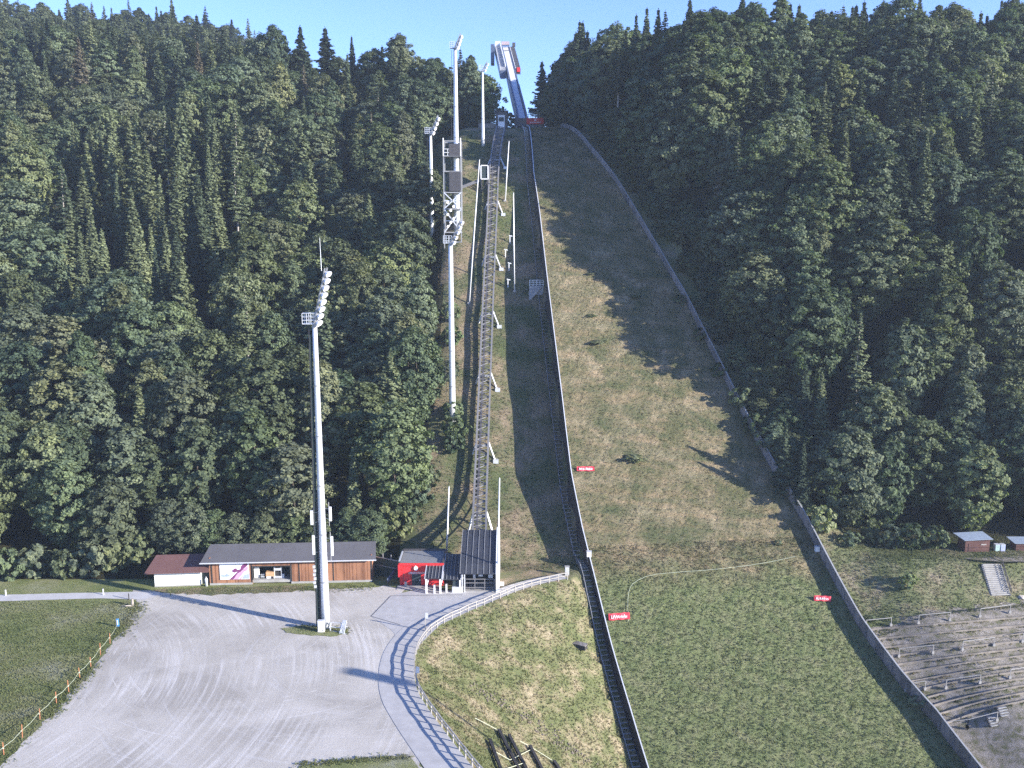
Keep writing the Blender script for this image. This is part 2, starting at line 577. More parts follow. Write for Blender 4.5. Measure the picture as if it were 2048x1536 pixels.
# ------------------------------------------------------------------ mesh helpers
class MB:
    """collects boxes, bars, prisms and tubes into one mesh"""
    def __init__(s):
        s.v, s.f, s.mi = [], [], []

    def add(s, verts, faces, mi=0):
        o = len(s.v)
        s.v += [tuple(map(float, p)) for p in verts]
        s.f += [tuple(i + o for i in q) for q in faces]
        s.mi += [mi] * len(faces)
        return s

    def box(s, c, size, rz=0.0, mi=0):
        hx, hy, hz = size[0] / 2, size[1] / 2, size[2] / 2
        cs, sn = math.cos(rz), math.sin(rz)
        vs = []
        for dz in (-hz, hz):
            for dx, dy in ((-hx, -hy), (hx, -hy), (hx, hy), (-hx, hy)):
                vs.append((c[0] + dx * cs - dy * sn, c[1] + dx * sn + dy * cs, c[2] + dz))
        return s.add(vs, [(0, 3, 2, 1), (4, 5, 6, 7), (0, 1, 5, 4), (1, 2, 6, 5), (2, 3, 7, 6), (3, 0, 4, 7)], mi)

    def bar(s, a, b, w, h=None, mi=0):
        a, b = Vector(a), Vector(b)
        d = (b - a)
        if d.length < 1e-6:
            return s
        d.normalize()
        h = w if h is None else h
        side = d.cross(Vector((0, 0, 1)))
        if side.length < 1e-3:
            side = Vector((1, 0, 0))
        side.normalize()
        up = side.cross(d).normalized()
        vs = []
        for p in (a, b):
            for i, j in ((-1, -1), (1, -1), (1, 1), (-1, 1)):
                vs.append(p + side * (i * w / 2) + up * (j * h / 2))
        return s.add(vs, [(0, 1, 2, 3), (7, 6, 5, 4), (0, 4, 5, 1), (1, 5, 6, 2), (2, 6, 7, 3), (3, 7, 4, 0)], mi)

    def tube(s, pts, rad, n=8, mi=0, cap=True):
        pts = [Vector(p) for p in pts]
        rad = [rad] * len(pts) if isinstance(rad, (int, float)) else rad
        o = []
        for i, p in enumerate(pts):
            d = (pts[min(i + 1, len(pts) - 1)] - pts[max(i - 1, 0)])
            d.normalize()
            side = d.cross(Vector((0, 0, 1)))
            if side.length < 1e-2:
                side = d.cross(Vector((0, 1, 0)))
            side.normalize(); up = side.cross(d).normalized()
            for k in range(n):
                a = 2 * math.pi * k / n
                o.append(p + side * (rad[i] * math.cos(a)) + up * (rad[i] * math.sin(a)))
        fs = []
        for i in range(len(pts) - 1):
            for k in range(n):
                fs.append((i * n + k, i * n + (k + 1) % n, (i + 1) * n + (k + 1) % n, (i + 1) * n + k))
        if cap:
            fs.append(tuple(range(n - 1, -1, -1)))
            fs.append(tuple(range((len(pts) - 1) * n, len(pts) * n)))
        return s.add(o, fs, mi)

    def slab(s, quad, th, mi=0):
        """four top corners (counter-clockwise from above) and a thickness"""
        q = [Vector(p) for p in quad]
        n = (q[1] - q[0]).cross(q[3] - q[0]).normalized()
        if n.z < 0:
            n = -n
        vs = q + [p - n * th for p in q]
        return s.add(vs, [(0, 1, 2, 3), (7, 6, 5, 4), (0, 4, 5, 1), (1, 5, 6, 2), (2, 6, 7, 3), (3, 7, 4, 0)], mi)

    def prism(s, outline, y0, y1, mi=0):
        """outline in x,z extruded along y"""
        n = len(outline)
        vs = [(x, y0, z) for x, z in outline] + [(x, y1, z) for x, z in outline]
        fs = [tuple(range(n)), tuple(range(2 * n - 1, n - 1, -1))]
        fs += [(i, i + n, (i + 1) % n + n, (i + 1) % n) for i in range(n)]
        return s.add(vs, fs, mi)

    def build(s, name, m, parent=None, smooth_=False, origin=None):
        v = s.v
        if origin is not None:
            v = [(p[0] - origin[0], p[1] - origin[1], p[2] - origin[2]) for p in v]
        me = bpy.data.meshes.new(name)
        me.from_pydata(v, [], s.f)
        ms = m if isinstance(m, (list, tuple)) else [m]
        for q in ms:
            me.materials.append(q)
        if len(ms) > 1:
            me.polygons.foreach_set('material_index', s.mi)
        if smooth_:
            me.polygons.foreach_set('use_smooth', [True] * len(me.polygons))
        me.update()
        o = bpy.data.objects.new(name, me)
        COL.objects.link(o)
        if parent is not None:
            o.parent = parent
        elif origin is not None:
            o.location = origin
        return o


def tag(o, label=None, cat=None, group=None, kind=None):
    if label: o['label'] = label
    if cat: o['category'] = cat
    if group: o['group'] = group
    if kind: o['kind'] = kind
    return o


def thing(name, loc, label, cat, group=None, rz=0.0):
    o = bpy.data.objects.new(name, None)
    o.empty_display_size = .5
    o.location = loc
    o.rotation_euler = (0, 0, rz)
    COL.objects.link(o)
    return tag(o, label, cat, group)


def copy_tree(o, parent=None):
    c = o.copy()
    COL.objects.link(c)
    if parent is not None:
        c.parent = parent
    for ch in list(o.children):
        copy_tree(ch, c)
    return c


def text_mesh(txt, size):
    cu = bpy.data.curves.new('lettering', 'FONT')
    cu.body = txt
    cu.size = size
    cu.align_x = 'CENTER'
    cu.extrude = .02
    o = bpy.data.objects.new('lettering', cu)
    COL.objects.link(o)
    dg = bpy.context.evaluated_depsgraph_get()
    me = bpy.data.meshes.new_from_object(o.evaluated_get(dg))
    bpy.data.objects.remove(o)
    return me


def grid_mesh(name, xs, ys, zf, mats, pick=None):
    nx, ny = len(xs), len(ys)
    X, Y = np.meshgrid(xs, ys)
    Z = np.array([[zf(x, y) for x in xs] for y in ys])
    v = np.stack([X, Y, Z], -1).reshape(-1, 3)
    idx = np.arange(nx * ny).reshape(ny, nx)
    f = np.stack([idx[:-1, :-1], idx[:-1, 1:], idx[1:, 1:], idx[1:, :-1]], -1).reshape(-1, 4)
    return quad_mesh(name, v, f, mats, pick)


def quad_mesh(name, v, f, mats, pick=None, smooth_=True, tone=None):
    me = bpy.data.meshes.new(name)
    nv, nf = len(v), len(f)
    k = f.shape[1]
    me.vertices.add(nv); me.loops.add(nf * k); me.polygons.add(nf)
    me.vertices.foreach_set('co', np.asarray(v, np.float32).ravel())
    me.loops.foreach_set('vertex_index', f.astype(np.int32).ravel())
    me.polygons.foreach_set('loop_start', (np.arange(nf) * k).astype(np.int32))
    me.polygons.foreach_set('loop_total', np.full(nf, k, np.int32))
    for m in mats:
        me.materials.append(m)
    if pick is not None:
        c = v[f].mean(1)
        me.polygons.foreach_set('material_index', np.array([pick(a, b, z) for a, b, z in c], np.int32))
    if tone is not None:
        at = me.attributes.new('tone', 'FLOAT', 'FACE')
        at.data.foreach_set('value', np.asarray(tone, np.float32))
    me.polygons.foreach_set('use_smooth', np.full(nf, smooth_))
    me.update(calc_edges=True)
    return me


def add_obj(name, me, parent=None):
    o = bpy.data.objects.new(name, me)
    COL.objects.link(o)
    if parent is not None:
        o.parent = parent
    return o


# ------------------------------------------------------------------ the ground
XB_Y = [175, 190, 200, 230, 260, 300, 330, 352, 362, 380, 430]
XB_X = [-27, -26, -25, -21, -21, -25, -33, -34, -20, -15, -12]


def xb(y):
    return np.interp(y, XB_Y, XB_X)


def floor_pick(x, y, z):
    s, t = st(x, y)
    if t < tL(s):
        if y > 178 and x < xb(y) + 1 and (x < -62 or y > 186):
            return 0
        if y < 181 and x < -16 or (y < 165):
            if x > -22 and y < 190 and seg_dist(x, y, FENCE_S)[1] > 0:
                return 2
            return 3
        if y < 181 and seg_dist(x, y, FENCE_S)[1] > 0:
            return 2
        return 1
    d = t - tR(s)
    if y > 200 and d > 7:
        return 0
    if y > 183 and y < 205 and x > 78 and y > 196:
        return 0
    yf = 171 + .21 * (x - 70)
    if y < yf + .5:
        return 5
    return 4


xs = np.concatenate([np.arange(-330, -140, 6), np.arange(-140, 140, 1.2), np.arange(140, 330, 6)])
ys = np.concatenate([np.arange(60, 330, 1.2), np.arange(330, 480, 2.5), np.arange(480, 760, 8)])
terrain = add_obj('ground', grid_mesh('ground', xs, ys, ground, [M['forestfloor'], M['dry'], M['mound'], M['lawn'], M['bank'], M['terrace']], floor_pick))
tag(terrain, kind='structure')
# the far plain the valley opens into, one sheet to the horizon
far = MB().add([(-5000, -5000, -32), (5000, -5000, -32), (5000, 5000, -32), (-5000, 5000, -32)], [(0, 1, 2, 3)]).build('valley_floor', M['bank'])
tag(far, kind='structure')

# landing slope: its own slab, raised above the corridor on its left
ss = np.arange(-78, 186, .5)
U = np.linspace(0, 1, 73)
lv = []
for s in ss:
    a, b = tL(s), tR(s)
    for u in U:
        x, y = xy(s, a + (b - a) * u)
        crown = .25 * math.sin(math.pi * u)
        lump = .05 * math.sin(x * 2.1 + y * .7) * math.sin(y * 1.9 - x * .6) + .04 * math.sin(y * 4.3 + 1.2 * math.sin(x * 1.3))
        lv.append((x, y, float(P(s)) + crown * 0 + lump))
lv = np.array(lv)
lv[:, 2] += nrg.normal(0, .045, len(lv))
idx = np.arange(len(ss) * len(U)).reshape(len(ss), len(U))
lf = np.stack([idx[:-1, :-1], idx[:-1, 1:], idx[1:, 1:], idx[1:, :-1]], -1).reshape(-1, 4)
tag(add_obj('landing_slope', quad_mesh('landing_slope', lv, lf, [M['landing']], smooth_=False)), kind='structure')


def sheet(name, pxs, m, dz, jit=0.0, z=0.0, step=1.2, pts=None):
    """flat ground sheet from an outline seen in the photo, at its true place on the lot"""
    q = np.array([atz(px, py, z)[:2] for px, py in pxs]) if pts is None else np.array(pts)
    q = np.vstack([q, q[:1]])
    q = resample(q, step)[:-1]
    if jit:
        q = q + nrg.normal(0, jit, q.shape)
    me = bpy.data.meshes.new(name)
    me.from_pydata([(a, b, z + dz) for a, b in q], [], [tuple(range(len(q)))])
    me.materials.append(m)
    me.update()
    return tag(add_obj(name, me), kind='structure')


sheet('gravel_lot', [(278, 1206), (262, 1240), (232, 1276), (190, 1330), (150, 1375), (96, 1436), (30, 1505), (-60, 1600), (-160, 1760), (900, 1760),
                     (855, 1560), (836, 1500), (800, 1420), (786, 1340), (782, 1300), (800, 1262), (760, 1232), (790, 1196), (812, 1180), (770, 1172),
                     (740, 1176), (560, 1180), (420, 1186), (330, 1184), (262, 1180)], M['gravel'], .03, .22)
path_in = FENCE_S[FENCE_S[:, 1] > 60]
pi = resample(FENCE_S, 1.0)
tn = np.gradient(pi, axis=0); tn /= np.linalg.norm(tn, axis=1)[:, None]
nn = np.stack([tn[:, 1], -tn[:, 0]], 1)
wd = np.interp(np.arange(len(pi)), [0, 16, 34, 60, len(pi)], [3.0, 3.6, 5.5, 6.0, 6.0])
side_sign = 1 if (pi[30] + nn[30] * 3)[0] < pi[30][0] else -1
path_out = pi + nn * side_sign * wd[:, None]
sheet('asphalt_path', None, M['asphalt'], .07, 0, pts=np.vstack([pi + nn * side_sign * .1, path_out[::-1]]), step=1.0)
sheet('asphalt_forecourt', [(742, 1233), (782, 1192), (830, 1180), (1000, 1184), (1040, 1176), (985, 1203), (940, 1222), (880, 1250), (845, 1284), (800, 1290), (785, 1262)], M['asphalt'], .05, 0)
sheet('lane', [(-160, 1189), (0, 1190), (120, 1187), (262, 1184), (330, 1186), (290, 1200), (200, 1197), (0, 1203), (-160, 1204)], M['road'], .06, .03)
sheet('grass_verge', [(600, 1536), (690, 1522), (760, 1513), (815, 1516), (838, 1540), (850, 1580), (560, 1580)], M['lawn'], .09, .15)
sheet('grass_island', [(560, 1258), (600, 1252), (650, 1254), (690, 1256), (694, 1266), (672, 1274), (620, 1272), (575, 1266)], M['lawn'], .09, .18)
sheet('barn_verge', [(310, 1180), (420, 1176), (500, 1174), (560, 1172), (640, 1172), (640, 1180), (540, 1186), (420, 1190), (320, 1186)], M['dry'], .09, .2)
jm = MB()
for a, b in (((742, 1233), (782, 1192)), ((782, 1192), (925, 1190)), ((742, 1233), (800, 1250))):
    p, q = atz(*a), atz(*b)
    jm.bar((p[0], p[1], .06), (q[0], q[1], .06), .16, .02)
tag(jm.build('asphalt_joint', M['joint']), kind='structure')

# ------------------------------------------------------------------ walls of the landing slope
def G(px, py, off=0.0):
    return hit(px, py, ground, off)


def Hh(px, py, off=0.0):
    return hit(px, py, hill, off)


def wall_strip(name, sgrid, tfun, zlo, zhi, th, m, parent, outward):
    """a long upright board wall along the edge of the slope"""
    mb = MB()
    vs, fs = [], []
    for s in sgrid:
        t = tfun(s)
        for dt, z in ((0, zlo(s)), (0, zhi(s)), (outward * th, zhi(s)), (outward * th, zlo(s))):
            x, y = xy(s, t + dt)
            vs.append((x, y, z))
    for i in range(len(sgrid) - 1):
        a, b = i * 4, i * 4 + 4
        for k in range(4):
            k2 = (k + 1) % 4
            fs.append((a + k, b + k, b + k2, a + k2))
    mb.add(vs, fs)
    return mb.build(name, m, parent)


SG = np.arange(-78, 184, 2.0)
lw = thing('side_wall', (0, 0, 0), 'long side wall with pale top rail along the left edge of the landing slope', 'wall')
wall_strip('board', SG, tL, lambda s: float(P(s)) - 9.0, lambda s: float(P(s)) + .55, .25, M['darkbeam'], lw, -1)  # dark boards: the shade on this left face is put into their colour
wall_strip('top_rail', SG, lambda s: tL(s) + .06, lambda s: float(P(s)) + .58, lambda s: float(P(s)) + .78, .20, M['galv'], lw, -1)
rw = thing('side_wall', (0, 0, 0), 'tall grey board wall with top rail along the right edge of the landing slope', 'wall')
WH = lambda s: float(np.interp(s, [-78, -30, 30, 100, 184], [3.2, 2.9, 2.7, 2.2, 1.2]))
wall_strip('board', SG, lambda s: tR(s) + .1, lambda s: float(P(s)) - 1.5, lambda s: float(P(s)) + WH(s), .22, M['sideboard'], rw, 1)
wall_strip('top_rail', SG, lambda s: tR(s) - .06, lambda s: float(P(s)) + WH(s) + .004, lambda s: float(P(s)) + WH(s) + .12, .30, M['steel'], rw, 1)
pm = MB()
for s in np.arange(-77, 184, 4.0):
    x, y = xy(s, tR(s) + .02)
    pm.box((x, y, float(P(s)) + WH(s) / 2 - .1), (.16, .22, WH(s) + .1), PSI)
pm.build('post', M['railgrey'], rw)['kind'] = 'stuff'

# stairs beside the left wall
sta = thing('staircase', (0, 0, 0), 'long dark metal staircase running up beside the left wall of the landing slope', 'stairs')
tm_, sm_, hm_ = MB(), MB(), MB()


def stz(s):
    x, y = xy(s, tL(s) - 1.3)
    return float(ground(x, y)) + .35


s_list = np.arange(-76, 172, 1.05)
for s in s_list:
    x, y = xy(s, tL(s) - 1.3)
    tm_.box((x, y, stz(s) + .05), (1.5, .34, .07), PSI)
for off in (-2.15, -.5):
    for a, b in zip(s_list[:-1:3], s_list[3::3]):
        pa, pb = xy(a, tL(a) + off), xy(b, tL(b) + off)
        sm_.bar((*pa, stz(a) - .05), (*pb, stz(b) - .05), .10, .25)
for a, b in zip(s_list[:-1:3], s_list[3::3]):
    pa, pb = xy(a, tL(a) - 2.2), xy(b, tL(b) - 2.2)
    hm_.bar((*pa, stz(a) + 1.0), (*pb, stz(b) + 1.0), .09)
    hm_.bar((*pa, stz(a) - .1), (*pa, stz(a) + 1.0), .08)
tm_.build('tread', M['steel'], sta)['kind'] = 'stuff'
sm_.build('stringer', M['darksteel'], sta)
hm_.build('handrail', M['steel'], sta)

# pale rope across the slope where the mown foot begins
rp = MB()
pts = [Hh(px, py, .26) for px, py in ((1257, 1243), (1255, 1205), (1258, 1178), (1268, 1164), (1300, 1149), (1360, 1144), (1430, 1139), (1520, 1128), (1590, 1113))]
pts = smooth(np.array(pts), 1)
rp.tube(pts, .036, 5)
tag(rp.build('boundary_rope', M['rope']), 'thin pale rope laid in a hook across the landing slope where the green grass begins', 'rope')

# red marker banners on the slope
def banner(name, a, b, h, label, seed):
    pa, pb = Hh(*a, .3), Hh(*b, .3)
    t = thing(name, tuple((pa + pb) / 2), label, 'banner', None)
    w = float(np.linalg.norm((pb - pa)[:2])); rz = math.atan2(pb[1] - pa[1], pb[0] - pa[0])
    t.rotation_euler = (0, math.atan2(-(pb[2] - pa[2]), w), rz)
    q = random.Random(seed)
    cl = MB()
    n = 14
    for i in range(n):
        x0, x1 = -w / 2 + w * i / n, -w / 2 + w * (i + 1) / n
        y0, y1 = .09 * math.sin(i * 1.1 + seed), .09 * math.sin((i + 1) * 1.1 + seed)
        cl.add([(x0, y0, 0), (x1, y1, 0), (x1, y1 + h * .35, h), (x0, y0 + h * .35, h), (x0, y0 + .04, 0), (x1, y1 + .04, 0), (x1, y1 + h * .35 + .04, h), (x0, y0 + h * .35 + .04, h)],
               [(0, 1, 2, 3), (7, 6, 5, 4), (3, 2, 6, 7), (0, 4, 5, 1)])
    cl.build('cloth', M['redcloth'], t)
    lt = MB()
    x = -w * .38
    while x < w * .34:                                 # white letters too blurred in the photograph to read
        lw_ = q.uniform(.16, .30) * w / 3.6
        hh = h * q.uniform(.36, .5)
        k = q.random()
        yy = lambda z: -.13 + z * .35
        z0 = h * .28
        lt.bar((x, yy(z0), z0), (x + lw_ * (.4 if k > .5 else 0), yy(z0 + hh), z0 + hh), .07)
        lt.bar((x + lw_, yy(z0), z0), (x + lw_ * (.6 if k > .5 else 1), yy(z0 + hh), z0 + hh), .07)
        lt.bar((x, yy(z0 + hh * k), z0 + hh * k), (x + lw_, yy(z0 + hh * k), z0 + hh * k), .07)
        x += lw_ + q.uniform(.08, .2)
    lt.build('lettering', M['white'], t)
    for sx in (-1, 1):
        MB().bar((sx * w * .47, .1 + 0, -.5), (sx * w * .47, .1 + h * .4, h * 1.05), .07).build('stake', M['darksteel'], t)


banner('marker_banner', (1154, 942), (1189, 942), 1.0, 'upper red banner with white letters on the left side of the landing slope', 1)
banner('marker_banner', (1218, 1241), (1260, 1238), 1.25, 'lower red banner with white letters at the left wall, beside the green grass', 2)
banner('marker_banner', (1628, 1201), (1662, 1203), 1.0, 'red banner half in shadow at the foot of the right wall', 3)


def wall_box(px, py, label, dx=0):
    p = Hh(px, py, .6)
    t = thing('equipment_box', tuple(p), label, 'box')
    MB().box((0, 0, .45), (.95, .7, 1.1)).build('case', M['white'], t)
    MB().box((0, 0, 1.06), (1.1, .85, .10)).build('lid', M['galv'], t)
    for a in (-.35, .35):
        MB().bar((a, 0, -1.4), (a, 0, -.1), .1).build('leg', M['steel'], t)


wall_box(1178, 1112, 'small white equipment box on the left wall of the landing slope')
wall_box(1634, 1102, 'small white equipment box standing by the right wall near the bank')
p = atz(1134, 1150)
t = thing('junction_cabinet', (p[0], p[1], float(ground(p[0], p[1]))), 'grey cabinet at the upper end of the path fence beside the left wall', 'cabinet')
MB().box((0, 0, .95), (.9, .6, 1.9)).build('case', M['steel'], t)
MB().box((0, -.31, 1.0), (.8, .03, 1.6)).build('door', M['galv'], t)
MB().box((0, 0, 1.94), (1.0, .7, .07)).build('lid', M['concrete'], t)

# ------------------------------------------------------------------ inrun tower
def inrun():
    VX = [(246, 1047), (233, 1044), (220, 1041), (200, 1036), (180, 1031), (160, 1026.5), (140, 1022), (120, 1017), (100, 1012), (93, 1010)]
    c = np.array([aty(x, v, 373 + (246 - v) * .66) for v, x in VX])
    c = smooth(c, 2)
    t = thing('ski_jump_tower', tuple(c[0]), 'pale inrun ramp of the ski jump rising against the sky with start platforms on top', 'ski jump')
    o = c[0]
    q = c - o

    def ribbon(name, w0, w1, z0, z1, i0, i1, m, off=0.0):
        mb = MB(); vs, fs = [], []
        for k in range(i0, i1):
            p = q[k]
            a, b = (w0, w1)
            for dx, dz in ((a, z0), (b, z0), (b, z1), (a, z1)):
                vs.append((p[0] + dx + off, p[1], p[2] + dz))
        n = i1 - i0
        for k in range(n - 1):
            for j in range(4):
                fs.append((k * 4 + j, k * 4 + (j + 1) % 4, k * 4 + 4 + (j + 1) % 4, k * 4 + 4 + j))
        fs += [(3, 2, 1, 0), tuple((n - 1) * 4 + j for j in range(4))]
        mb.add(vs, fs)
        return mb.build(name, m, t)
    n = len(q)
    ribbon('girder', -2.1, 2.1, -4.5, -.25, 0, n, M['inrunside'])
    ribbon('track', -1.25, 1.25, -.24, .05, 0, n, M['inrun'])
    ribbon('side_wall', -2.15, -1.45, -.4, .95, 0, n, M['inrunside'])
    ribbon('side_wall', 1.45, 2.15, -.4, .95, 0, int(n * .5), M['inrunside'])
    ribbon('side_wall', 1.45, 2.15, -.4, .12, int(n * .5) - 1, n, M['inrunside'])
    h = int(n * .66)
    ribbon('start_platform', -5.3, -2.3, -3.2, .7, h - 1, n, M['steel'])
    ribbon('start_platform', 2.4, 4.7, -2.6, .0, h, n, M['darksteel'])
    ribbon('handrail', -2.6, -2.35, .72, 1.9, h, n, M['white'])
    ribbon('handrail', 2.2, 2.36, .05, .38, h, n, M['white'])
    ribbon('handrail', -5.35, -5.2, .72, 1.8, h - 1, n, M['galv'])
    e = q[h - 1]; top = q[-1]
    MB().box((e[0] - 3.9, e[1] - .4, e[2] - 1.6), (2.3, 1.6, 3.6)).build('platform_front', M['inrunside'], t)
    MB().box((q[h][0] + 3.7, q[h][1] - .5, q[h][2] - .6), (1.5, 1.2, 2.0)).build('platform_front', M['red'], t)
    # lift tower and cabin on the left of the summit
    MB().box((top[0] - 6.1, top[1] - 6, top[2] - 5.2), (1.7, 7, 9.0)).build('lift_shaft', M['inrunside'], t)
    MB().box((top[0] - 3.6, top[1] + 1, top[2] + 1.2), (2.6, 3, 2.6)).build('start_cabin', M['galv'], t)
    MB().box((top[0] + .2, top[1] + 1, top[2] + 1.6), (4.0, 2.4, 1.6)).build('summit_roof', M['summit'], t)
    MB().box((top[0] + 4.4, top[1] + .2, top[2] + .9), (1.6, 1.6, 1.8)).build('summit_box', M['darksteel'], t)
    for k in (n - 4, n - 7):
        MB().box((q[k][0], q[k][1], q[k][2] + .5), (2.6, .3, .25)).build('start_beam', M['darksteel'], t)


inrun()


def takeoff():
    a, b = aty(1030, 251, 368), aty(1090, 251, 368)
    w = b[0] - a[0]
    t = thing('takeoff_table', (float(a[0]), float(a[1]), float(ground(a[0], a[1])) - 2.0), 'dark take-off table with a red banner and white emblem below the inrun', 'take-off table')
    zb = a[2] - t.location[2]
    MB().box((w / 2 - .2, 2.6, zb + 1.2), (w, 4, 3.4)).build('base', M['darksteel'], t)
    x0, x1 = aty(1053, 245, 368)[0] - a[0], aty(1088, 245, 368)[0] - a[0]
    bn = MB().box(((x0 + x1) / 2, .42, zb + 1.75), (x1 - x0, .2, 2.3)).build('banner', M['red'], t)
    em = MB()
    cx_ = (x0 + x1) / 2
    em.tube([(cx_, .315, zb + 2.1), (cx_, .25, zb + 2.1)], .34, 12)
    em.build('emblem', M['white'], bn)
    tx = MB()
    for i in range(11):                                # a line of white letters, unreadable in the photo
        tx.box((cx_ - 2.0 + i * .4, .28, zb + 1.25), (.26, .05, .38 if i % 3 else .28))
    tx.build('lettering', M['white'], bn)
    rl = MB()
    for i in range(9):
        xx = x0 + (x1 - x0) * i / 8
        rl.bar((xx, 1.0, zb + 2.9), (xx, 1.0, zb + 4.4), .1)
        rl.bar((xx, 4.0, zb + 2.9), (xx, 4.0, zb + 5.6), .1)
    for z in (3.6, 4.4):
        rl.bar((x0, 1.0, zb + z), (x1, 1.0, zb + z), .09)
    for z in (4.6, 5.6):
        rl.bar((x0, 4.0, zb + z), (x1, 4.0, zb + z), .09)
    rl.build('railing', M['steel'], t)
    for xx in (.6, w * .36, w * .6, w * .85):
        MB().box((xx, .5, zb - 1.6), (.35, .35, 3)).build('leg', M['steel'], t)


takeoff()

a, b = G(1128, 254, .2), aty(1162, 224, 372)
t = thing('access_ramp', tuple(a), 'grey wooden access ramp climbing right from the top corner of the landing slope', 'ramp')
b = b - a
MB().slab([(-.9, 0, .1), (.9, 0, .1), (b[0] + .9, b[1], b[2]), (b[0] - .9, b[1], b[2])], .3).build('deck', M['steel'], t)
rl = MB()
for k in range(7):
    u = k / 6
    for sx in (-.9, .9):
        q_ = (b[0] * u + sx, b[1] * u, b[2] * u)
        rl.bar(q_, (q_[0], q_[1], q_[2] + 1.1), .09)
for sx in (-.9, .9):
    rl.bar((sx, 0, 1.2), (b[0] + sx, b[1], b[2] + 1.1), .1)
rl.build('railing', M['railgrey'], t)
for u in (.3, .65, .98):
    MB().bar((b[0] * u, b[1] * u, b[2] * u - 6), (b[0] * u, b[1] * u, b[2] * u), .25).build('leg', M['railgrey'], t)

# ------------------------------------------------------------------ inclined lift
def lift():
    pp = [(958, 1072), (960, 1000), (963, 930), (966, 850), (969.5, 760), (973, 680), (976, 600), (979.5, 530), (983, 460), (986, 390), (988.5, 330), (995, 282), (1002, 252)]
    pts = np.array([G(px, py, 3.0) for px, py in pp])
    pts[0] = atz(958, 1090, 7.0)
    pts = resample(smooth(pts, 2), 1.6)
    t = thing('inclined_lift_track', tuple(pts[0]), 'long steel lattice track of the inclined lift climbing straight up beside the jump', 'lift track')
    q = pts - pts[0]
    r1, r2, lt, dk = MB(), MB(), MB(), MB()
    W_ = 1.45
    for k in range(len(q) - 1):
        a, b = q[k], q[k + 1]
        for sx, m_ in ((-W_, r1), (W_, r2)):
            m_.bar((a[0] + sx, a[1], a[2]), (b[0] + sx, b[1], b[2]), .42, .5)
        lt.bar((a[0] - W_, a[1], a[2] - .1), (a[0] + W_, a[1], a[2] - .1), .16)
        s_ = 1 if k % 2 else -1
        lt.bar((a[0] - s_ * W_, a[1], a[2] - .1), (b[0] + s_ * W_, b[1], b[2] - .1), .2)
        # lower chord
        for sx in (-W_, W_):
            lt.bar((a[0] + sx, a[1], a[2] - 1.5), (b[0] + sx, b[1], b[2] - 1.5), .2)
            lt.bar((a[0] + sx, a[1], a[2] - (1.5 if k % 2 else .1)), (b[0] + sx, b[1], b[2] - (.1 if k % 2 else 1.5)), .13)
        dk.bar((a[0] - .55, a[1], a[2] - .06), (b[0] - .55, b[1], b[2] - .06), .5, .06)
    r1.build('rail_beam', M['railgrey'], t); r2.build('rail_beam', M['railgrey'], t)
    lt.build('lattice', M['railgrey'], t)
    dk.build('cable_tray', M['darksteel'], t)
    for k in range(10, len(q) - 6, 15):
        a = pts[k]
        g0 = float(ground(a[0] + 3.4, a[1] - 1)); lg = MB()
        lg.bar((q[k][0] + W_, q[k][1], q[k][2] - .8), (q[k][0] + 3.3, q[k][1] - 2.2, float(ground(a[0] + 3.3, a[1] - 2.2)) - pts[0][2] - .4), .34)
        lg.bar((q[k][0] - W_, q[k][1], q[k][2] - .8), (q[k][0] - 2.6, q[k][1] - 1.2, float(ground(a[0] - 2.6, a[1] - 1.2)) - pts[0][2] - .4), .3)
        lg.bar((q[k][0] - W_, q[k][1], q[k][2] - 1.6), (q[k][0] + W_, q[k][1], q[k][2] - 1.6), .4)
        lg.box((q[k][0] + 3.3, q[k][1] - 2.2, float(ground(a[0] + 3.3, a[1] - 2.2)) - pts[0][2]), (1.3, 1.3, .9))
        lg.build('support_leg', M['galv'], t)


lift()

p = G(1004, 257, 0)
t = thing('upper_lift_station', tuple(p), 'dark upper lift station at the crest left of the take-off table', 'station')
MB().box((-.1, 3.2, 3.0), (4.4, 5, 6.4)).build('housing', M['darksteel'], t)
MB().box((-.1, 3.1, 6.35), (4.9, 5.6, .3)).build('roof', M['roofdark'], t)
MB().box((-5.6, 4, .9), (6.4, 4.5, 2.2)).build('platform', M['oldboard'], t)
rl = MB()
for k in range(5):
    rl.bar((-8.6 + k * 1.5, 1.8, 2), (-8.6 + k * 1.5, 1.8, 3.2), .1)
rl.bar((-8.7, 1.8, 3.2), (-2.5, 1.8, 3.2), .1); rl.bar((-8.7, 1.8, 2.6), (-2.5, 1.8, 2.6), .08)
rl.build('railing', M['railgrey'], t)
t = thing('lift_cabin', (p[0] - .2, p[1] - 1.6, p[2] - .2), 'white lift cabin parked in front of the dark upper lift station', 'lift cabin')
MB().box((0, 0, 2.3), (2.4, 2.0, 4.4)).build('body', M['white'], t)
MB().box((0, -1.01, 3.2), (1.9, .06, 1.5)).build('window', M['darkdoor'], t)
MB().box((0, 0, 4.58), (2.7, 2.3, .15)).build('roof', M['galv'], t)
MB().box((0, .2, -.1), (2.2, 2.2, .35)).build('undercarriage', M['darksteel'], t)

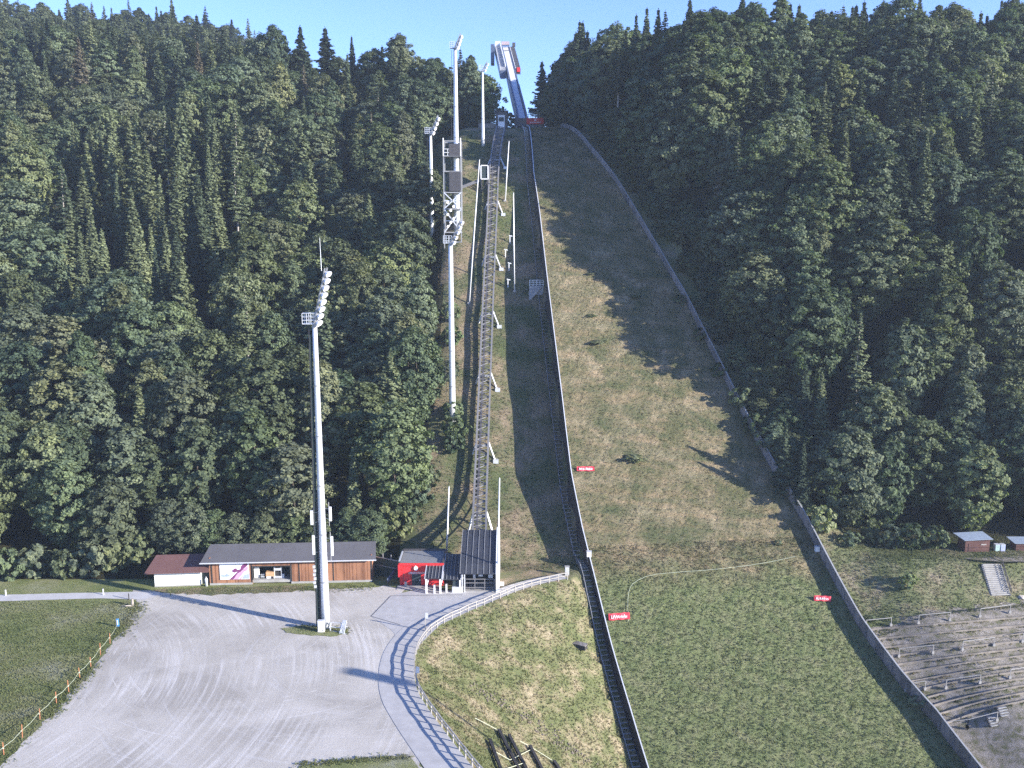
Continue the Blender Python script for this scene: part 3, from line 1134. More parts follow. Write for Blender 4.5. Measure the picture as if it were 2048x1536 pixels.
# ------------------------------------------------------------------ floodlight masts
def mast(base, top_z, r0, r1, label, rack=(8, 2), rack_h=10.0, lean=.22, plat=True, ladder=True, antennas=False, rod=0.0, ps=1.0, name='floodlight_mast', face=0.0, ext=1.4):
    t = thing(name, base, label, 'floodlight mast', 'floodlight masts of the ski jump')
    H_ = top_z - base[2]
    body = MB()
    k = 9
    body.tube([(0, 0, -2 if i == 0 else H_ * i / k) for i in range(k + 1)], [r0 + (r1 - r0) * i / k for i in range(k + 1)], 16)
    pole = body.build('pole', M['galv'], t, smooth_=True)
    for i in range(1, int(H_ / 9)):
        rg = MB()
        z = i * 9.0
        rr = r0 + (r1 - r0) * z / H_
        rg.tube([(0, 0, z - .12), (0, 0, z + .12)], rr + .06, 16).build('flange', M['steel'], pole)
    if ladder:
        ld = MB()
        for sx in (-.22, .22):
            ld.bar((-r0 - .75, sx, 1), (-r1 - .55, sx, H_ - .5), .07)
        z = 1.2
        while z < H_ - 1:
            xx = -r0 - .75 + (r0 - r1 + .2) * z / H_
            ld.bar((xx, -.22, z), (xx, .22, z), .045)
            z += .9
        z = 3.0
        while z < H_ - 1:
            rr = r0 + (r1 - r0) * z / H_
            ld.bar((-rr, 0, z), (-r0 - .75 + (r0 - r1 + .2) * z / H_, 0, z), .07)
            z += 4.5
        ld.build('ladder', M['darksteel'], t)
    if plat:
        pl = MB()
        pl.box((-1.1 * ps, 0, H_ + .1), (3.4 * ps, 2.6 * ps, .14))
        pl.build('platform', M['galv'], t)
        rl = MB()
        for x_ in (-2.8 * ps, -1.7 * ps, -.6 * ps, .5 * ps):
            for y_ in (-1.3 * ps, 1.3 * ps):
                rl.bar((x_, y_, H_ + .1), (x_, y_, H_ + 1.9), .09)
        for z in (.7, 1.3, 1.9):
            for y_ in (-1.3 * ps, 1.3 * ps):
                rl.bar((-2.8 * ps, y_, H_ + z), (.5 * ps, y_, H_ + z), .08)
            rl.bar((-2.8 * ps, -1.3 * ps, H_ + z), (-2.8 * ps, 1.3 * ps, H_ + z), .08)
        rl.build('railing', M['galv'], t)
    rows, cols = rack
    fr = MB()
    y2 = (cols - 1) * ext / 2
    for y_ in (-y2 - .3, y2 + .3):
        fr.bar((.2, y_, H_ - .3), (.2 + lean * rack_h, y_, H_ + rack_h), .2)
    for r_ in range(rows):
        u = (r_ + .4) / rows
        fr.bar((.2 + lean * rack_h * u, -y2 - .5, H_ + rack_h * u), (.2 + lean * rack_h * u, y2 + .5, H_ + rack_h * u), .14)
    fr.bar((-.3, 0, H_ - .3), (.2 + lean * rack_h * .9, 0, H_ + rack_h * .95), .26)
    fr.build('lamp_rack', M['steel'], t)
    if rod:
        MB().tube([(lean * rack_h - .6, 0, H_ + rack_h - .5), (lean * rack_h - .7, 0, H_ + rack_h + rod)], [.06, .03], 6).build('lightning_rod', M['galv'], t)
    size = min(.62, rack_h / rows * .46)
    for r_ in range(rows):
        for c_ in range(cols):
            u = (r_ + .4) / rows
            cx_, cy_, cz_ = .2 + lean * rack_h * u, (c_ - (cols - 1) / 2) * ext, H_ + rack_h * u
            d = Vector((.80, -.32, -.50)).normalized()
            a = Vector((cx_, cy_, cz_)) + d * .2
            hb = MB().tube([a, a + d * .25, a + d * .62], [size * .35, size * .8, size], 12).build('floodlight', M['galv'], t, smooth_=False)
            MB().tube([a + d * .625, a + d * .66], [size * .93, size * .9], 12).build('lens', M['lampglass'], hb)
    if antennas:
        for x_, z_, hh in ((-1.75, 19.8, 2.6), (1.6, 20.5, 2.6), (-1.6, 14.2, 3.6), (1.7, 14.0, 3.6)):
            rr = r0 + (r1 - r0) * z_ / H_
            an = MB().box((x_, -.3, z_ + hh / 2), (.42, .25, hh)).build('antenna_panel', M['white'], t)
            br = MB()
            br.tube([(x_ * .82, -.1, z_ - 1.0), (x_ * .82, -.1, z_ + hh + .8)], .07, 6)
            for zz in (z_ + .4, z_ + hh - .4):
                br.bar((0, 0, zz), (x_, -.2, zz), .1)
            br.build('bracket', M['steel'], an)
        rr_ = MB()
        for i in range(6):
            z = 8.2 + i * .75
            rr_.box((-1.55 - .1 * (i % 2), -.45, z), (.4, .3, .5))
        rr_.build('radio_unit', M['galv'], t)
        ct = MB()
        ct.tube([(-r0 - .62, .15, .4), (-r1 - .42, .1, H_ - 2)], [.42, .26], 4)
        ct.build('cable_duct', M['greenmesh'], t)
        fe = MB()
        for k_ in range(5):
            fe.tube([(-r0 - .1 + k_ * .02, -.35 + k_ * .14, .3), (-r0 * .8 - .1, -.3 + k_ * .12, 24)], .07, 5)
        fe.build('feeder_cable', M['darksteel'], t)
    t.rotation_euler = (0, 0, face)
    return t


p = atz(652, 1256)
tp = aty(630, 648, p[1])
front = mast((p[0], p[1], 0.0), tp[2], .78, .42, 'tallest white floodlight mast, standing on the gravel lot in front of the barn', antennas=True, rod=5.0, rack=(8, 2), rack_h=9.6, ps=.68)

p = G(905, 842)
tp = aty(889, 487, p[1])
mast((float(p[0]), float(p[1]), float(p[2])), tp[2], .85, .55, 'white floodlight mast rising from the trees below the judges tower, lamps before its foot', rack=(5, 2), rack_h=6.0, lean=.42, ps=.6)

p = G(864, 470)
MAST_L = (float(p[0]), float(p[1]))
tp = aty(857, 268, p[1])
mast((float(p[0]), float(p[1]), float(p[2]) - 1), tp[2], .75, .42, 'white floodlight mast among the trees left of the judges tower', rack=(4, 2), rack_h=5.6, lean=.40, ladder=True, ps=.6)

p = G(914, 455)
tp = aty(909, 97, p[1])
mast((float(p[0]), float(p[1]), float(p[2])), tp[2], 1.0, .5, 'highest slender white mast, rising behind the judges tower into the sky', rack=(4, 2), rack_h=4.2, lean=.35, ps=.55)

p = G(966, 292)
tp = aty(966, 142, p[1])
mast((float(p[0]), float(p[1]), float(p[2])), tp[2], .55, .32, 'thin white mast at the right end of the left forest beside the sky gap', rack=(3, 1), rack_h=3.0, lean=.45, ladder=False, ps=.4)

# added unseen post with a box, shaped to throw the bar of shadow on the lot
q_ = atz(757, 1355)
k_ = 92.0
zc_ = k_ * math.tan(SUN_EL)
bx, by = q_[0] + SUN_H[0] * k_, q_[1] + SUN_H[1] * k_
t = thing('shadow_post', (bx, by, float(ground(bx, by))), 'tall unseen post with a box, added right of view to cast the lot shadow', 'post')
zl = zc_ - t.location.z
MB().tube([(0, 0, -1), (0, 0, zl - 1.6)], [.45, .3], 12).build('pole', M['galv'], t, smooth_=True)
cb_ = MB().box((0, 0, zl), (1.9, 1.7, 3.2)).build('cabin', M['white'], t)
MB().box((0, 0, zl + 1.66), (2.2, 2.0, .12)).build('roof', M['galv'], cb_)
MB().box((-.96, 0, zl + .4), (.05, 1.2, 1.0)).build('window', M['darkdoor'], cb_)

# cabinet and steel frames at the foot of the tall mast
p = atz(643, 1264)
t = thing('power_cabinet', (p[0], p[1], 0.0), 'white power cabinet at the foot of the tall floodlight mast', 'cabinet')
MB().box((0, 0, 1.15), (1.15, .7, 2.0)).build('case', M['white'], t)
MB().box((0, -.36, 1.2), (1.02, .03, 1.7)).build('door', M['white'], t)
MB().box((0, 0, 2.2), (1.25, .8, .08)).build('lid', M['galv'], t)
MB().box((.3, -.39, .55), (.16, .03, .16)).build('lock', M['black'], t)
MB().box((0, 0, .08), (1.0, .6, .16)).build('plinth', M['concrete'], t)
p = atz(672, 1264)
t = thing('steel_frame', (p[0], p[1], 0.0), 'galvanised steel frame leaning in a heap right of the mast foot', 'frame', rz=-.2)
f = MB()
for a, b in (((-1.1, 0, 0), (-1.1, .4, 1.6)), ((.9, 0, 0), (.9, .4, 1.6)), ((-1.1, 0, .1), (.9, 0, .1)), ((-1.1, .2, .8), (.9, .2, .8)), ((-1.1, .4, 1.6), (.9, .4, 1.6))):
    f.bar(a, b, .16, .12)
f.build('frame', M['galv'], t)
f = MB()
for k in range(4):
    f.bar((.9 + k * .28, -.6, 0), (1.3 + k * .2, .5, 2.2), .12)
f.bar((.8, .1, 1.1), (2.2, .1, 1.2), .12); f.bar((.8, -.5, .1), (2.2, -.6, .1), .12); f.bar((1.0, .3, 1.7), (2.1, .35, 1.8), .1)
f.build('stacked_frame', M['galv'], t)

# ------------------------------------------------------------------ judges tower and small lookout
p = G(906, 487)
Y = float(p[1])
XL, XR = aty(889, 480, Y)[0] - p[0], aty(923, 480, Y)[0] - p[0]
zat = lambda v: float(aty(905, v, Y)[2] - p[2])
t = thing('judges_tower', tuple(p), 'tall narrow steel judges tower with dark cabins between the forest and the lift', 'tower')
D = 5.0
ztop = zat(280)
f = MB()
for x in (XL, XR):
    for y in (0, D):
        f.bar((x, y, -3), (x, y, ztop), .3)
lev = [zat(v) for v in (484, 465, 418, 385, 343, 312, 282)]
for z in lev:
    for y in (0, D):
        f.bar((XL, y, z), (XR, y, z), .28)
    for x in (XL, XR):
        f.bar((x, 0, z), (x, D, z), .24)
f.build('frame', M['steel'], t)
b = MB()
for z0, z1 in ((lev[2], lev[3]), (lev[1], lev[2])):
    b.bar((XL, -.05, z0), (XR, -.05, z1), .3); b.bar((XR, -.05, z0), (XL, -.05, z1), .3)
    b.bar((XL, .2, (z0 + z1) / 2), (XR, .2, (z0 + z1) / 2), .24)
b.build('brace', M['galv'], t)
for v0, v1 in ((382, 343), (312, 288)):
    z0, z1 = zat(v0), zat(v1)
    xl = aty(900, 480, Y)[0] - p[0]
    c = MB().box(((xl + XR) / 2, D / 2 - .1, (z0 + z1) / 2), (XR - xl, D + .2, z1 - z0)).build('cabin', M['darksteel'], t)
    cl = MB()
    n_ = max(3, int((z1 - z0) / .8))
    for k in range(n_):
        cl.box(((xl + XR) / 2, -.16, z0 + (k + .5) * (z1 - z0) / n_), (XR - xl - .1, .07, (z1 - z0) / n_ * .6))
    cl.build('cladding', M['railgrey'], c)
rl = MB()
for z in (zat(305), zat(298)):
    rl.bar((XL, -.1, z), (XR, -.1, z), .14)
for k in range(5):
    xx = XL + (XR - XL) * k / 4
    rl.bar((xx, -.1, zat(312)), (xx, -.1, zat(298)), .14)
for xx in (XL, XR):
    rl.bar((xx, -.1, zat(312)), (xx, -.1, zat(276)), .3)
rl.build('railing', M['white'], t)
d = MB()
for z in lev[1:6]:
    d.box(((XL + XR) / 2, D / 2, z + .15), (XR - XL, D - .3, .12))
d.build('floor', M['oldboard'], t)
lamp = MB()
for k in range(7):
    lamp.tube([(XL + .9 + (k % 3) * .9, -.5 - .2 * (k % 2), zat(452 - k * 8)), (XL + 1.2 + (k % 3) * .9, -.9 - .2 * (k % 2), zat(453 - k * 8))], [.25, .45], 9)
lamp.build('spotlight', M['lampglass'], t)

p = G(969, 388)
Y2 = float(p[1])
zz = lambda v: float(aty(969, v, Y2)[2] - p[2])
t = thing('lookout_post', tuple(p), 'small lookout box with a white frame on dark legs between the tower and the lift', 'lookout')
xl, xr = aty(962, 350, Y2)[0] - p[0], aty(976, 350, Y2)[0] - p[0]
MB().box(((xl + xr) / 2, 1.1, (zz(358) + zz(332)) / 2), (xr - xl - .3, 2, zz(332) - zz(358))).build('box', M['darkdoor'], t)
f = MB()
for x in (xl, xr):
    f.bar((x, 0, zz(358)), (x, 0, zz(331)), .3)
    f.bar((x, 2.2, zz(358)), (x, 2.2, zz(331)), .25)
for v in (358, 331):
    f.bar((xl, 0, zz(v)), (xr, 0, zz(v)), .3)
f.build('frame', M['white'], t)
for x in (xl + .2, xr - .2):
    for y in (.2, 2):
        MB().bar((x, y, -1.5), (x, y, zz(358)), .25).build('leg', M['darksteel'], t)
MB().bar((xl, .1, .5), (xr, .1, zz(360)), .18).build('brace', M['darksteel'], t)
a = aty(924, 374, Y2) - p; b = aty(962, 359, Y2) - p
f = MB(); f.bar((a[0], 1, a[2]), (b[0], 1, b[2]), .5, .9)
f.build('gangway', M['railgrey'], t)

# tall thin net poles
for (tx_, tv), (bx_, bv), lab in (((959, 320), (938, 607), 'longest thin white net pole, leaning right, left of the lift track'),
                                  ((1018, 283), (1010, 402), 'thin white net pole right of the lift track, highest on the slope'),
                                  ((1027, 386), (1029, 583), 'upright thin white net pole between the lift track and the left wall'),
                                  ((898, 974), (893, 1110), 'thin white net pole rising behind the red building'),
                                  ((999, 957), (995, 1180), 'thin white net pole standing at the right side of the lower lift station')):
    b = G(bx_, bv) if bv < 1150 else atz(bx_, bv)
    a = aty(tx_, tv, b[1])
    t = thing('net_pole', tuple(b), lab, 'pole', 'thin net poles along the lift')
    q = a - b
    MB().tube([(0, 0, -1), tuple(q * .5), tuple(q)], [.20, .17, .11], 8).build('pole', M['white'], t, smooth_=True)
    MB().box((0, 0, .1), (.8, .8, .5)).build('footing', M['concrete'], t)
    MB().tube([tuple(q), (q[0], q[1], q[2] + .25)], [.17, .05], 8).build('cap', M['steel'], t)

for i, (px, py) in enumerate(((1020, 486), (1011, 514), (1018, 541), (1016, 574))):
    p = G(px, py)
    t = thing('path_post', tuple(p), ['highest', 'second highest', 'third highest', 'lowest'][i] + ' of four small white angled posts between lift and left wall', 'post', 'small white angled posts')
    MB().bar((0, 0, -.5), (0, 0, 2.2), .24).build('post', M['white'], t)
    MB().bar((-.35, 0, 2.3), (.7, 0, 2.05), .24).build('arm', M['white'], t)

# coach platform beside the left wall
p = G(1066, 590)
t = thing('coach_platform', tuple(p), 'grey wedge-shaped coach platform with white railing beside the left wall', 'platform')
w = MB()
w.add([(-1.6, 0, -1.5), (3.0, 0, -1.5), (3.0, 5, -1.5), (-1.6, 5, -1.5), (-1.0, .2, 2.6), (3.0, .2, 2.6), (3.0, 5, 2.6), (-1.0, 5, 2.6)],
      [(3, 2, 1, 0), (4, 5, 6, 7), (0, 1, 5, 4), (1, 2, 6, 5), (2, 3, 7, 6), (3, 0, 4, 7)])
w.build('base', M['steel'], t)
MB().slab([(-1.0, -.05, 2.5), (2.8, -.05, 2.5), (-.6, -1.6, -1.2), (-1.2, -1.6, -1.2)], .2).build('brace_panel', M['concrete'], t)
rl = MB()
for k in range(5):
    rl.bar((-1.0 + k * 1.0, .2, 2.6), (-1.0 + k * 1.0, .2, 4.3), .15)
for z in (3.1, 3.7, 4.3):
    rl.bar((-1.0, .2, z), (3.0, .2, z), .13)
rl.build('railing', M['white'], t)
st_ = MB()
for k in range(5):
    st_.box((-2.0 - k * .9, .6, 1.6 - k * .5), (.9, 1.0, .12))
st_.build('step', M['oldboard'], t)

# ------------------------------------------------------------------ buildings on the lot
def frame_xy(a, b):
    """local frame with x along the front from a to b, y going back"""
    rz = math.atan2(b[1] - a[1], b[0] - a[0])
    return rz, math.hypot(b[0] - a[0], b[1] - a[1])


a, b = atz(420, 1170), atz(745, 1163)
rz, L = frame_xy(a, b)
barn = thing('storage_barn', (a[0], a[1], 0), 'long brown board barn with a grey roof behind the tall mast', 'barn', rz=rz)
HW, DP = 5.1, 6.4
ox0, ox1, oz0, oz1 = L * .262, L * .498, .9, 3.9            # the open bay
fw = MB()
fw.box(((ox0) / 2, .12, HW / 2), (ox0, .24, HW))
fw.box(((ox1 + L) / 2, .12, HW / 2), (L - ox1, .24, HW))
fw.box(((ox0 + ox1) / 2, .12, (oz1 + HW) / 2), (ox1 - ox0 - .01, .24, HW - oz1))
fw.build('front_wall', M['larch'], barn)
sw = MB()
for x in (.12, L - .12):
    sw.prism([(-.12, 0), (.12, 0), (.12, HW + 1.2), (-.12, HW + 1.2)], 0, 1)
sw = MB()
sw.box((.12, DP / 2 + .13, HW / 2 + .3), (.24, DP - .26, HW + .6)); sw.box((L - .12, DP / 2 + .13, HW / 2 + .3), (.24, DP - .26, HW + .6))
sw.box((L / 2, DP, HW / 2 + .3), (L - .5, .24, HW + .6))
sw.build('side_wall', M['larch'], barn)
bt = MB()
for x, w_ in ((.5, .28), (ox0 - .12, .22), (ox1 + .12, .22), (L * .55, .18), (L * .76, .18), (L - .14, .28)):
    bt.box((x, -.03, HW / 2), (w_, .06, HW - .1))
bt.build('corner_board', M['darkbeam'], barn)
rf = MB()
rf.slab([(-1.4, -1.1, HW + .1), (L + .9, -1.1, HW + .1), (L + .4, 5.2, HW + 1.75), (-.9, 5.2, HW + 1.75)], .16)
rf.slab([(-.9, 5.21, HW + 1.75), (L + .4, 5.21, HW + 1.75), (L + .4, 7.4, HW + .9), (-.9, 7.4, HW + .9)], .16)
roof = rf.build('roof', M['roofgrey'], barn)
gt = MB(); gt.bar((-1.5, -1.2, HW - .02), (L + 1.0, -1.2, HW - .02), .2, .2)
gt.build('gutter', M['galv'], roof)
pl = MB()
pl.box((ox0 / 2, .0, .2), (ox0 - .1, .36, .4)); pl.box(((ox1 + L) / 2, .0, .2), (L - ox1 - .1, .36, .4))
pl.build('plinth', M['concrete'], barn)
bay = MB()
bay.box(((ox0 + ox1) / 2, 3.2, 2.4), (ox1 - ox0 - .02, .15, 3.6))
bay.build('bay_back_wall', M['greenmesh'], barn)
MB().box(((ox0 + ox1) / 2, 1.6, .55), (ox1 - ox0 - .02, 3.0, .6)).build('bay_floor', M['concrete'], barn)
cs = MB()
for x in (ox0 + .06, ox1 - .06):
    cs.box((x, .0, (oz0 + oz1) / 2), (.14, .34, oz1 - oz0))
cs.box(((ox0 + ox1) / 2, .0, oz1 - .08), (ox1 - ox0 - .26, .34, .14))
cs.build('bay_frame', M['darkbeam'], barn)
# poster of a skier in flight: plain sky, ranges, generic diagonal figure
po = thing('wall_poster', (0, 0, 0), 'large pale poster with a dark purple ski jumper on the left of the barn front', 'poster')
po.location = (a[0] + math.cos(rz) * L * .155, a[1] + math.sin(rz) * L * .155 - .10, 0)
po.rotation_euler = (0, 0, rz)
pw, p0_, p1_ = 5.9, 1.15, 4.75
MB().box((0, -.02, (p0_ + p1_) / 2), (pw, .06, p1_ - p0_)).build('sheet', M['bluishsnow'], po)


def flat(poly, y, m, name):
    mb = MB()
    n = len(poly)
    mb.add([(x, y, z) for x, z in poly] + [(x, y + .012, z) for x, z in poly], [tuple(range(n - 1, -1, -1))] + [(i, (i + 1) % n, (i + 1) % n + n, i + n) for i in range(n)])
    return mb.build(name, m, po)


X0 = -pw / 2
flat([(X0, 1.9), (X0 + .5, 2.35), (X0 + .9, 2.1), (X0 + 1.4, 2.45), (X0 + 1.8, 2.2), (X0 + 2.2, 2.0), (X0 + 1.8, 1.75), (X0 + .6, 1.7)], -.066, M['posterblue'], 'painted_range')
flat([(X0 + 4.4, 1.25), (X0 + 5.86, 1.25), (X0 + 5.86, 2.3), (X0 + 5.2, 2.2), (X0 + 4.8, 2.0)], -.066, M['posterblue'], 'painted_range')
flat([(X0 + 1.9, 1.17), (X0 + 2.6, 1.17), (X0 + 3.6, 2.2), (X0 + 5.7, 4.2), (X0 + 5.5, 4.72), (X0 + 5.1, 4.72), (X0 + 4.3, 3.9), (X0 + 4.2, 3.4), (X0 + 3.2, 2.4)], -.070, M['posterpurple'], 'painted_ski')
flat([(X0 + 2.7, 1.17), (X0 + 4.2, 1.17), (X0 + 4.9, 2.3), (X0 + 5.75, 3.5), (X0 + 5.6, 3.95), (X0 + 4.4, 2.9), (X0 + 3.5, 2.4)], -.074, M['posterrose'], 'painted_suit')
flat([(X0 + 2.4, 3.0), (X0 + 3.0, 3.5), (X0 + 3.4, 3.55), (X0 + 3.5, 3.2), (X0 + 4.1, 3.3), (X0 + 4.5, 3.7), (X0 + 4.3, 3.0), (X0 + 3.5, 2.8), (X0 + 2.9, 2.6), (X0 + 2.6, 2.8)], -.078, M['posterpurple'], 'painted_jumper')
flat([(X0 + 3.6, 1.17), (X0 + 3.8, 1.17), (X0 + 5.3, 2.9), (X0 + 5.1, 2.95)], -.078, M['white'], 'painted_stripe')


def barn_item(name, x, label, cat, parts):
    q = thing(name, (a[0] + math.cos(rz) * x - math.sin(rz) * 1.2, a[1] + math.sin(rz) * x + math.cos(rz) * 1.2, .85), label, cat, rz=rz)
    for nm, c, sz, m in parts:
        MB().box(c, sz).build(nm, m, q)


bw = ox1 - ox0
barn_item('display_stand', ox0 + bw * .08, 'tall white panel standing at the left side of the barn bay', 'panel', [('board', (0, 0, 1.3), (1.1, .12, 2.6), M['render']), ('foot', (0, 0, .05), (1.2, .6, .1), M['steel'])])
barn_item('storage_crate', ox0 + bw * .24, 'small dark crate with white rim on the floor of the barn bay', 'crate', [('body', (0, 0, .35), (.8, .7, .7), M['darkdoor']), ('rim', (0, -.36, .35), (.82, .05, .12), M['white']), ('lid', (0, 0, .73), (.86, .76, .06), M['white'])])
barn_item('wall_lamp_hood', ox0 + bw * .30, 'pale slanted hood hanging at the back of the barn bay', 'hood', [('hood', (0, 1.6, 2.3), (1.6, .5, .55), M['white']), ('bracket', (0, 1.8, 2.65), (.2, .3, .3), M['steel'])])
barn_item('covered_mower', ox0 + bw * .44, 'tan covered machine standing in the middle of the barn bay', 'machine', [('cover', (0, 0, .95), (1.7, 1.2, .9), M['orangecloth']), ('body', (0, -.02, .35), (1.5, 1.1, .6), M['white']), ('wheel', (.5, -.6, .25), (.45, .12, .45), M['black'])])
barn_item('metal_rack', ox0 + bw * .64, 'pale open rack with a dark middle in the barn bay', 'rack', [('post', (-.7, 0, 1.2), (.14, .8, 2.4), M['galv']), ('post', (.7, 0, 1.2), (.14, .8, 2.4), M['galv']), ('shelf', (0, 0, 1.9), (1.26, .8, .5), M['galv']), ('shelf', (0, 0, .25), (1.26, .8, .3), M['galv']), ('load', (0, .1, .9), (1.1, .6, .9), M['darkbeam'])])
barn_item('bucket_pair', ox0 + bw * .76, 'small pale tub beside the rack in the barn bay', 'tub', [('tub', (0, 0, .35), (.6, .6, .7), M['galv']), ('rim', (0, 0, .72), (.68, .68, .06), M['white'])])

a2, b2 = atz(310, 1174), atz(402, 1171)
rz2, L2 = frame_xy(a2, b2)
wb = thing('white_shed', (a2[0], a2[1], 0), 'low white building with a brown roof at the left end of the barn', 'shed', rz=rz2)
MB().box((L2 / 2, 2.2, 1.75), (L2, 4.4, 3.5)).build('wall', M['render'], wb)
rf = MB()
rf.slab([(-1.6, -1.0, 3.35), (L2 + 1.9, -1.0, 3.35), (L2 + 1.4, 5.4, 4.85), (-1.0, 5.4, 4.85)], .15)
r_ = rf.build('roof', M['roofbrown'], wb)
f = MB(); f.bar((-1.6, -1.08, 3.28), (L2 + 1.9, -1.08, 3.28), .12, .16); f.build('fascia', M['roofbrown'], r_)
MB().box((L2 + .75, 2.6, 1.6), (1.48, 3.4, 3.2)).build('lean_to', M['darkdoor'], wb)
p = MB(); p.box((L2 / 2, -.02, .12), (L2 + .1, .1, .24)); p.build('plinth', M['concrete'], wb)
g_ = atz(414, 1171)
t = thing('gas_cylinder', (g_[0], g_[1] - .3, 0), 'silver gas cylinder standing between the white shed and the barn', 'cylinder')
MB().tube([(0, 0, 0), (0, 0, 1.5), (0, 0, 1.75), (0, 0, 1.85)], [.3, .3, .18, .08], 12).build('tank', M['galv'], t, smooth_=True)
MB().tube([(0, 0, 1.85), (0, 0, 2.05)], .14, 10).build('valve', M['steel'], t)

# dark green screen wall between barn and red building
a3, b3 = atz(745, 1160), atz(797, 1163)
a3[1] += 3.0; b3[1] += 1.0
rz3, L3 = frame_xy(a3, b3)
t = thing('screen_wall', (a3[0], a3[1], 0), 'dark green screen wall closing the yard between the barn and the red building', 'wall', rz=rz3)
MB().box((L3 / 2, .1, 2.0), (L3, .12, 4.0)).build('panel', M['greenmesh'], t)
f = MB(); f.bar((0, -.02, 4.05), (L3, -.02, 4.05), .14); f.bar((0, -.02, 2.3), (L3, -.02, 2.3), .1)
for k in range(4):
    f.bar((L3 * k / 3, .25, 0), (L3 * k / 3, .25, 5.0), .12)
f.build('frame', M['steel'], t)
a_, b_ = atz(775, 1170), atz(795, 1135)
t = thing('ramp_rail', (a_[0], a_[1], 0), 'slanting dark rail panel at the left corner of the red building', 'railing')
q = (2.4, 5.2, 2.4)
MB().bar((0, 0, .9), (q[0], q[1], q[2] + .6), .12, .9).build('panel', M['inrunside'], t)
f = MB()
for u in (0, .5, 1):
    f.bar((q[0] * u, q[1] * u, -.3), (q[0] * u, q[1] * u, .9 + u * q[2]), .12)
f.build('post', M['darksteel'], t)

# red house
a4, b4 = atz(800, 1171), atz(887, 1171)
rz4, L4 = frame_xy(a4, b4)
rh = thing('red_building', (a4[0], a4[1], 0), 'flat-roofed red building with a white emblem left of the lift station', 'building', rz=rz4)
H4, D4 = 4.7, 7.2
MB().box((L4 / 2, D4 / 2, H4 / 2), (L4, D4, H4)).build('wall', M['red'], rh)
f = MB()
f.box((L4 / 2, -.14, H4 - .1), (L4 + .3, .24, .5))
f.box((-.1, -.3, H4 - 1.4), (.35, .5, 2.6)); f.build('fascia', M['red'], rh)
rf = MB().box((L4 / 2, D4 / 2, H4 + .06), (L4 - .3, D4 - .3, .1)).build('roof', M['flatroof'], rh)
f = MB()
f.box((-.02, D4 / 2, H4 + .22), (.3, D4 + .1, .6)); f.box((L4 + .02, D4 / 2, H4 + .22), (.3, D4 + .1, .6)); f.box((L4 / 2, D4 + .0, H4 + .22), (L4 - .3, .3, .6))
f.build('parapet', M['darksteel'], rf)
f = MB(); f.box((-.02, D4 / 2 - .8, H4 + .55), (.34, D4 - 1.5, .05)); f.build('coping', M['galv'], rf)
d = MB().box((L4 * .38, -.02, 1.25), (1.9, .08, 2.5)).build('door', M['darkdoor'], rh)
MB().box((L4 * .38 + .7, -.08, 1.2), (.08, .06, .3)).build('handle', M['galv'], d)
pn = MB()
for k in range(6):
    if k in (2, 3):
        continue
    pn.box((L4 * (.08 + k * .16), -.015, 1.4), (.06, .04, 2.7))
pn.build('panel_joint', M['darkdoor'], rh)
em = MB()
cx_, cz_ = L4 * .375, H4 - .95
em.add([(cx_ + .42 * math.sin(k * .524) * (1 if k < 3 or k > 9 else .92), -.30, cz_ + .45 * math.cos(k * .524) + (.28 if k == 0 else 0)) for k in range(12)], [tuple(range(11, -1, -1))])
em.add([(cx_ + .42 * math.sin(k * .524), -.06, cz_ + .45 * math.cos(k * .524)) for k in range(12)], [tuple(range(12))])
em.build('emblem', M['white'], rh)
tx = add_obj('lettering', text_mesh('OBERSTDORF', .62), rh)
tx.data.materials.append(M['white'])
tx.location = (L4 * .42, -.18, H4 - 2.15); tx.rotation_euler = (math.pi / 2, 0, 0)
MB().box((L4 * .14, -.6, .55), (.5, .5, 1.1)).build('waste_bin', M['steel'], rh)
pv = MB()
pv.box((L4 * .45, -1.2, .06), (L4, 2.2, .1)); pv.build('doorstep', M['concrete'], rh)


def canopy(px0, px1, pyf, y_back, z0, z1, label, m, posts):
    a_, b_ = atz(px0, pyf), atz(px1, pyf)
    t = thing('entrance_canopy', (a_[0], a_[1], 0), label, 'canopy')
    w = b_[0] - a_[0]
    rf = MB().slab([(0, 0, z0), (w, 0, z0), (w, y_back, z1), (0, y_back, z1)], .18).build('roof', m, t)
    sm = MB()
    k = 0.0
    while k < w + .01:
        sm.bar((k, -.02, z0 + .05), (k, y_back, z1 + .05), .07, .10); k += w / 5
    sm.build('seam', M['steel'], rf)
    for x in (0, w):
        MB().bar((x, -.06, z0 - .02), (x, y_back, z1 - .02), .14, .3).build('verge', M['galv'], rf)
    for x in posts:
        MB().bar((x * w, .3, 0), (x * w, .3, z0 - .12), .34).build('post', M['white'], t)
        f = MB(); f.bar((x * w, .3, z0 * .45), (x * w + .5, 1.2, z0 - .1), .16); f.build('strut', M['white'], t)
    return t


canopy(850, 884, 1188, 5.0, 3.3, 4.6, 'left entrance canopy with grey seamed roof in front of the red building', M['roofdark'], (.08, .9))
canopy(886, 922, 1186, 8.6, 2.9, 5.0, 'dark entrance canopy between the red building and the lift station', M['roofdark'], (.95,))
for px, py, lab in ((869, 1187, 'left white bollard post under the entrance canopies'), (893, 1185, 'right white bollard post under the entrance canopies')):
    p = atz(px, py)
    t = thing('barrier_post', (p[0], p[1], 0), lab, 'post', 'white barrier posts')
    MB().box((0, 0, .85), (.3, .3, 1.7)).build('post', M['white'], t)
    MB().box((0, 0, 1.75), (.36, .36, .1)).build('cap', M['galv'], t)
p = atz(914, 1184)
t = thing('ticket_machine', (p[0], p[1], 0), 'pale ticket cabinet at the left corner of the lift station', 'machine')
MB().box((0, 0, .6), (1.9, .9, 1.2)).build('counter', M['galv'], t)
MB().box((0, .2, 2.0), (1.7, .5, 1.5)).build('screen', M['darkdoor'], t)
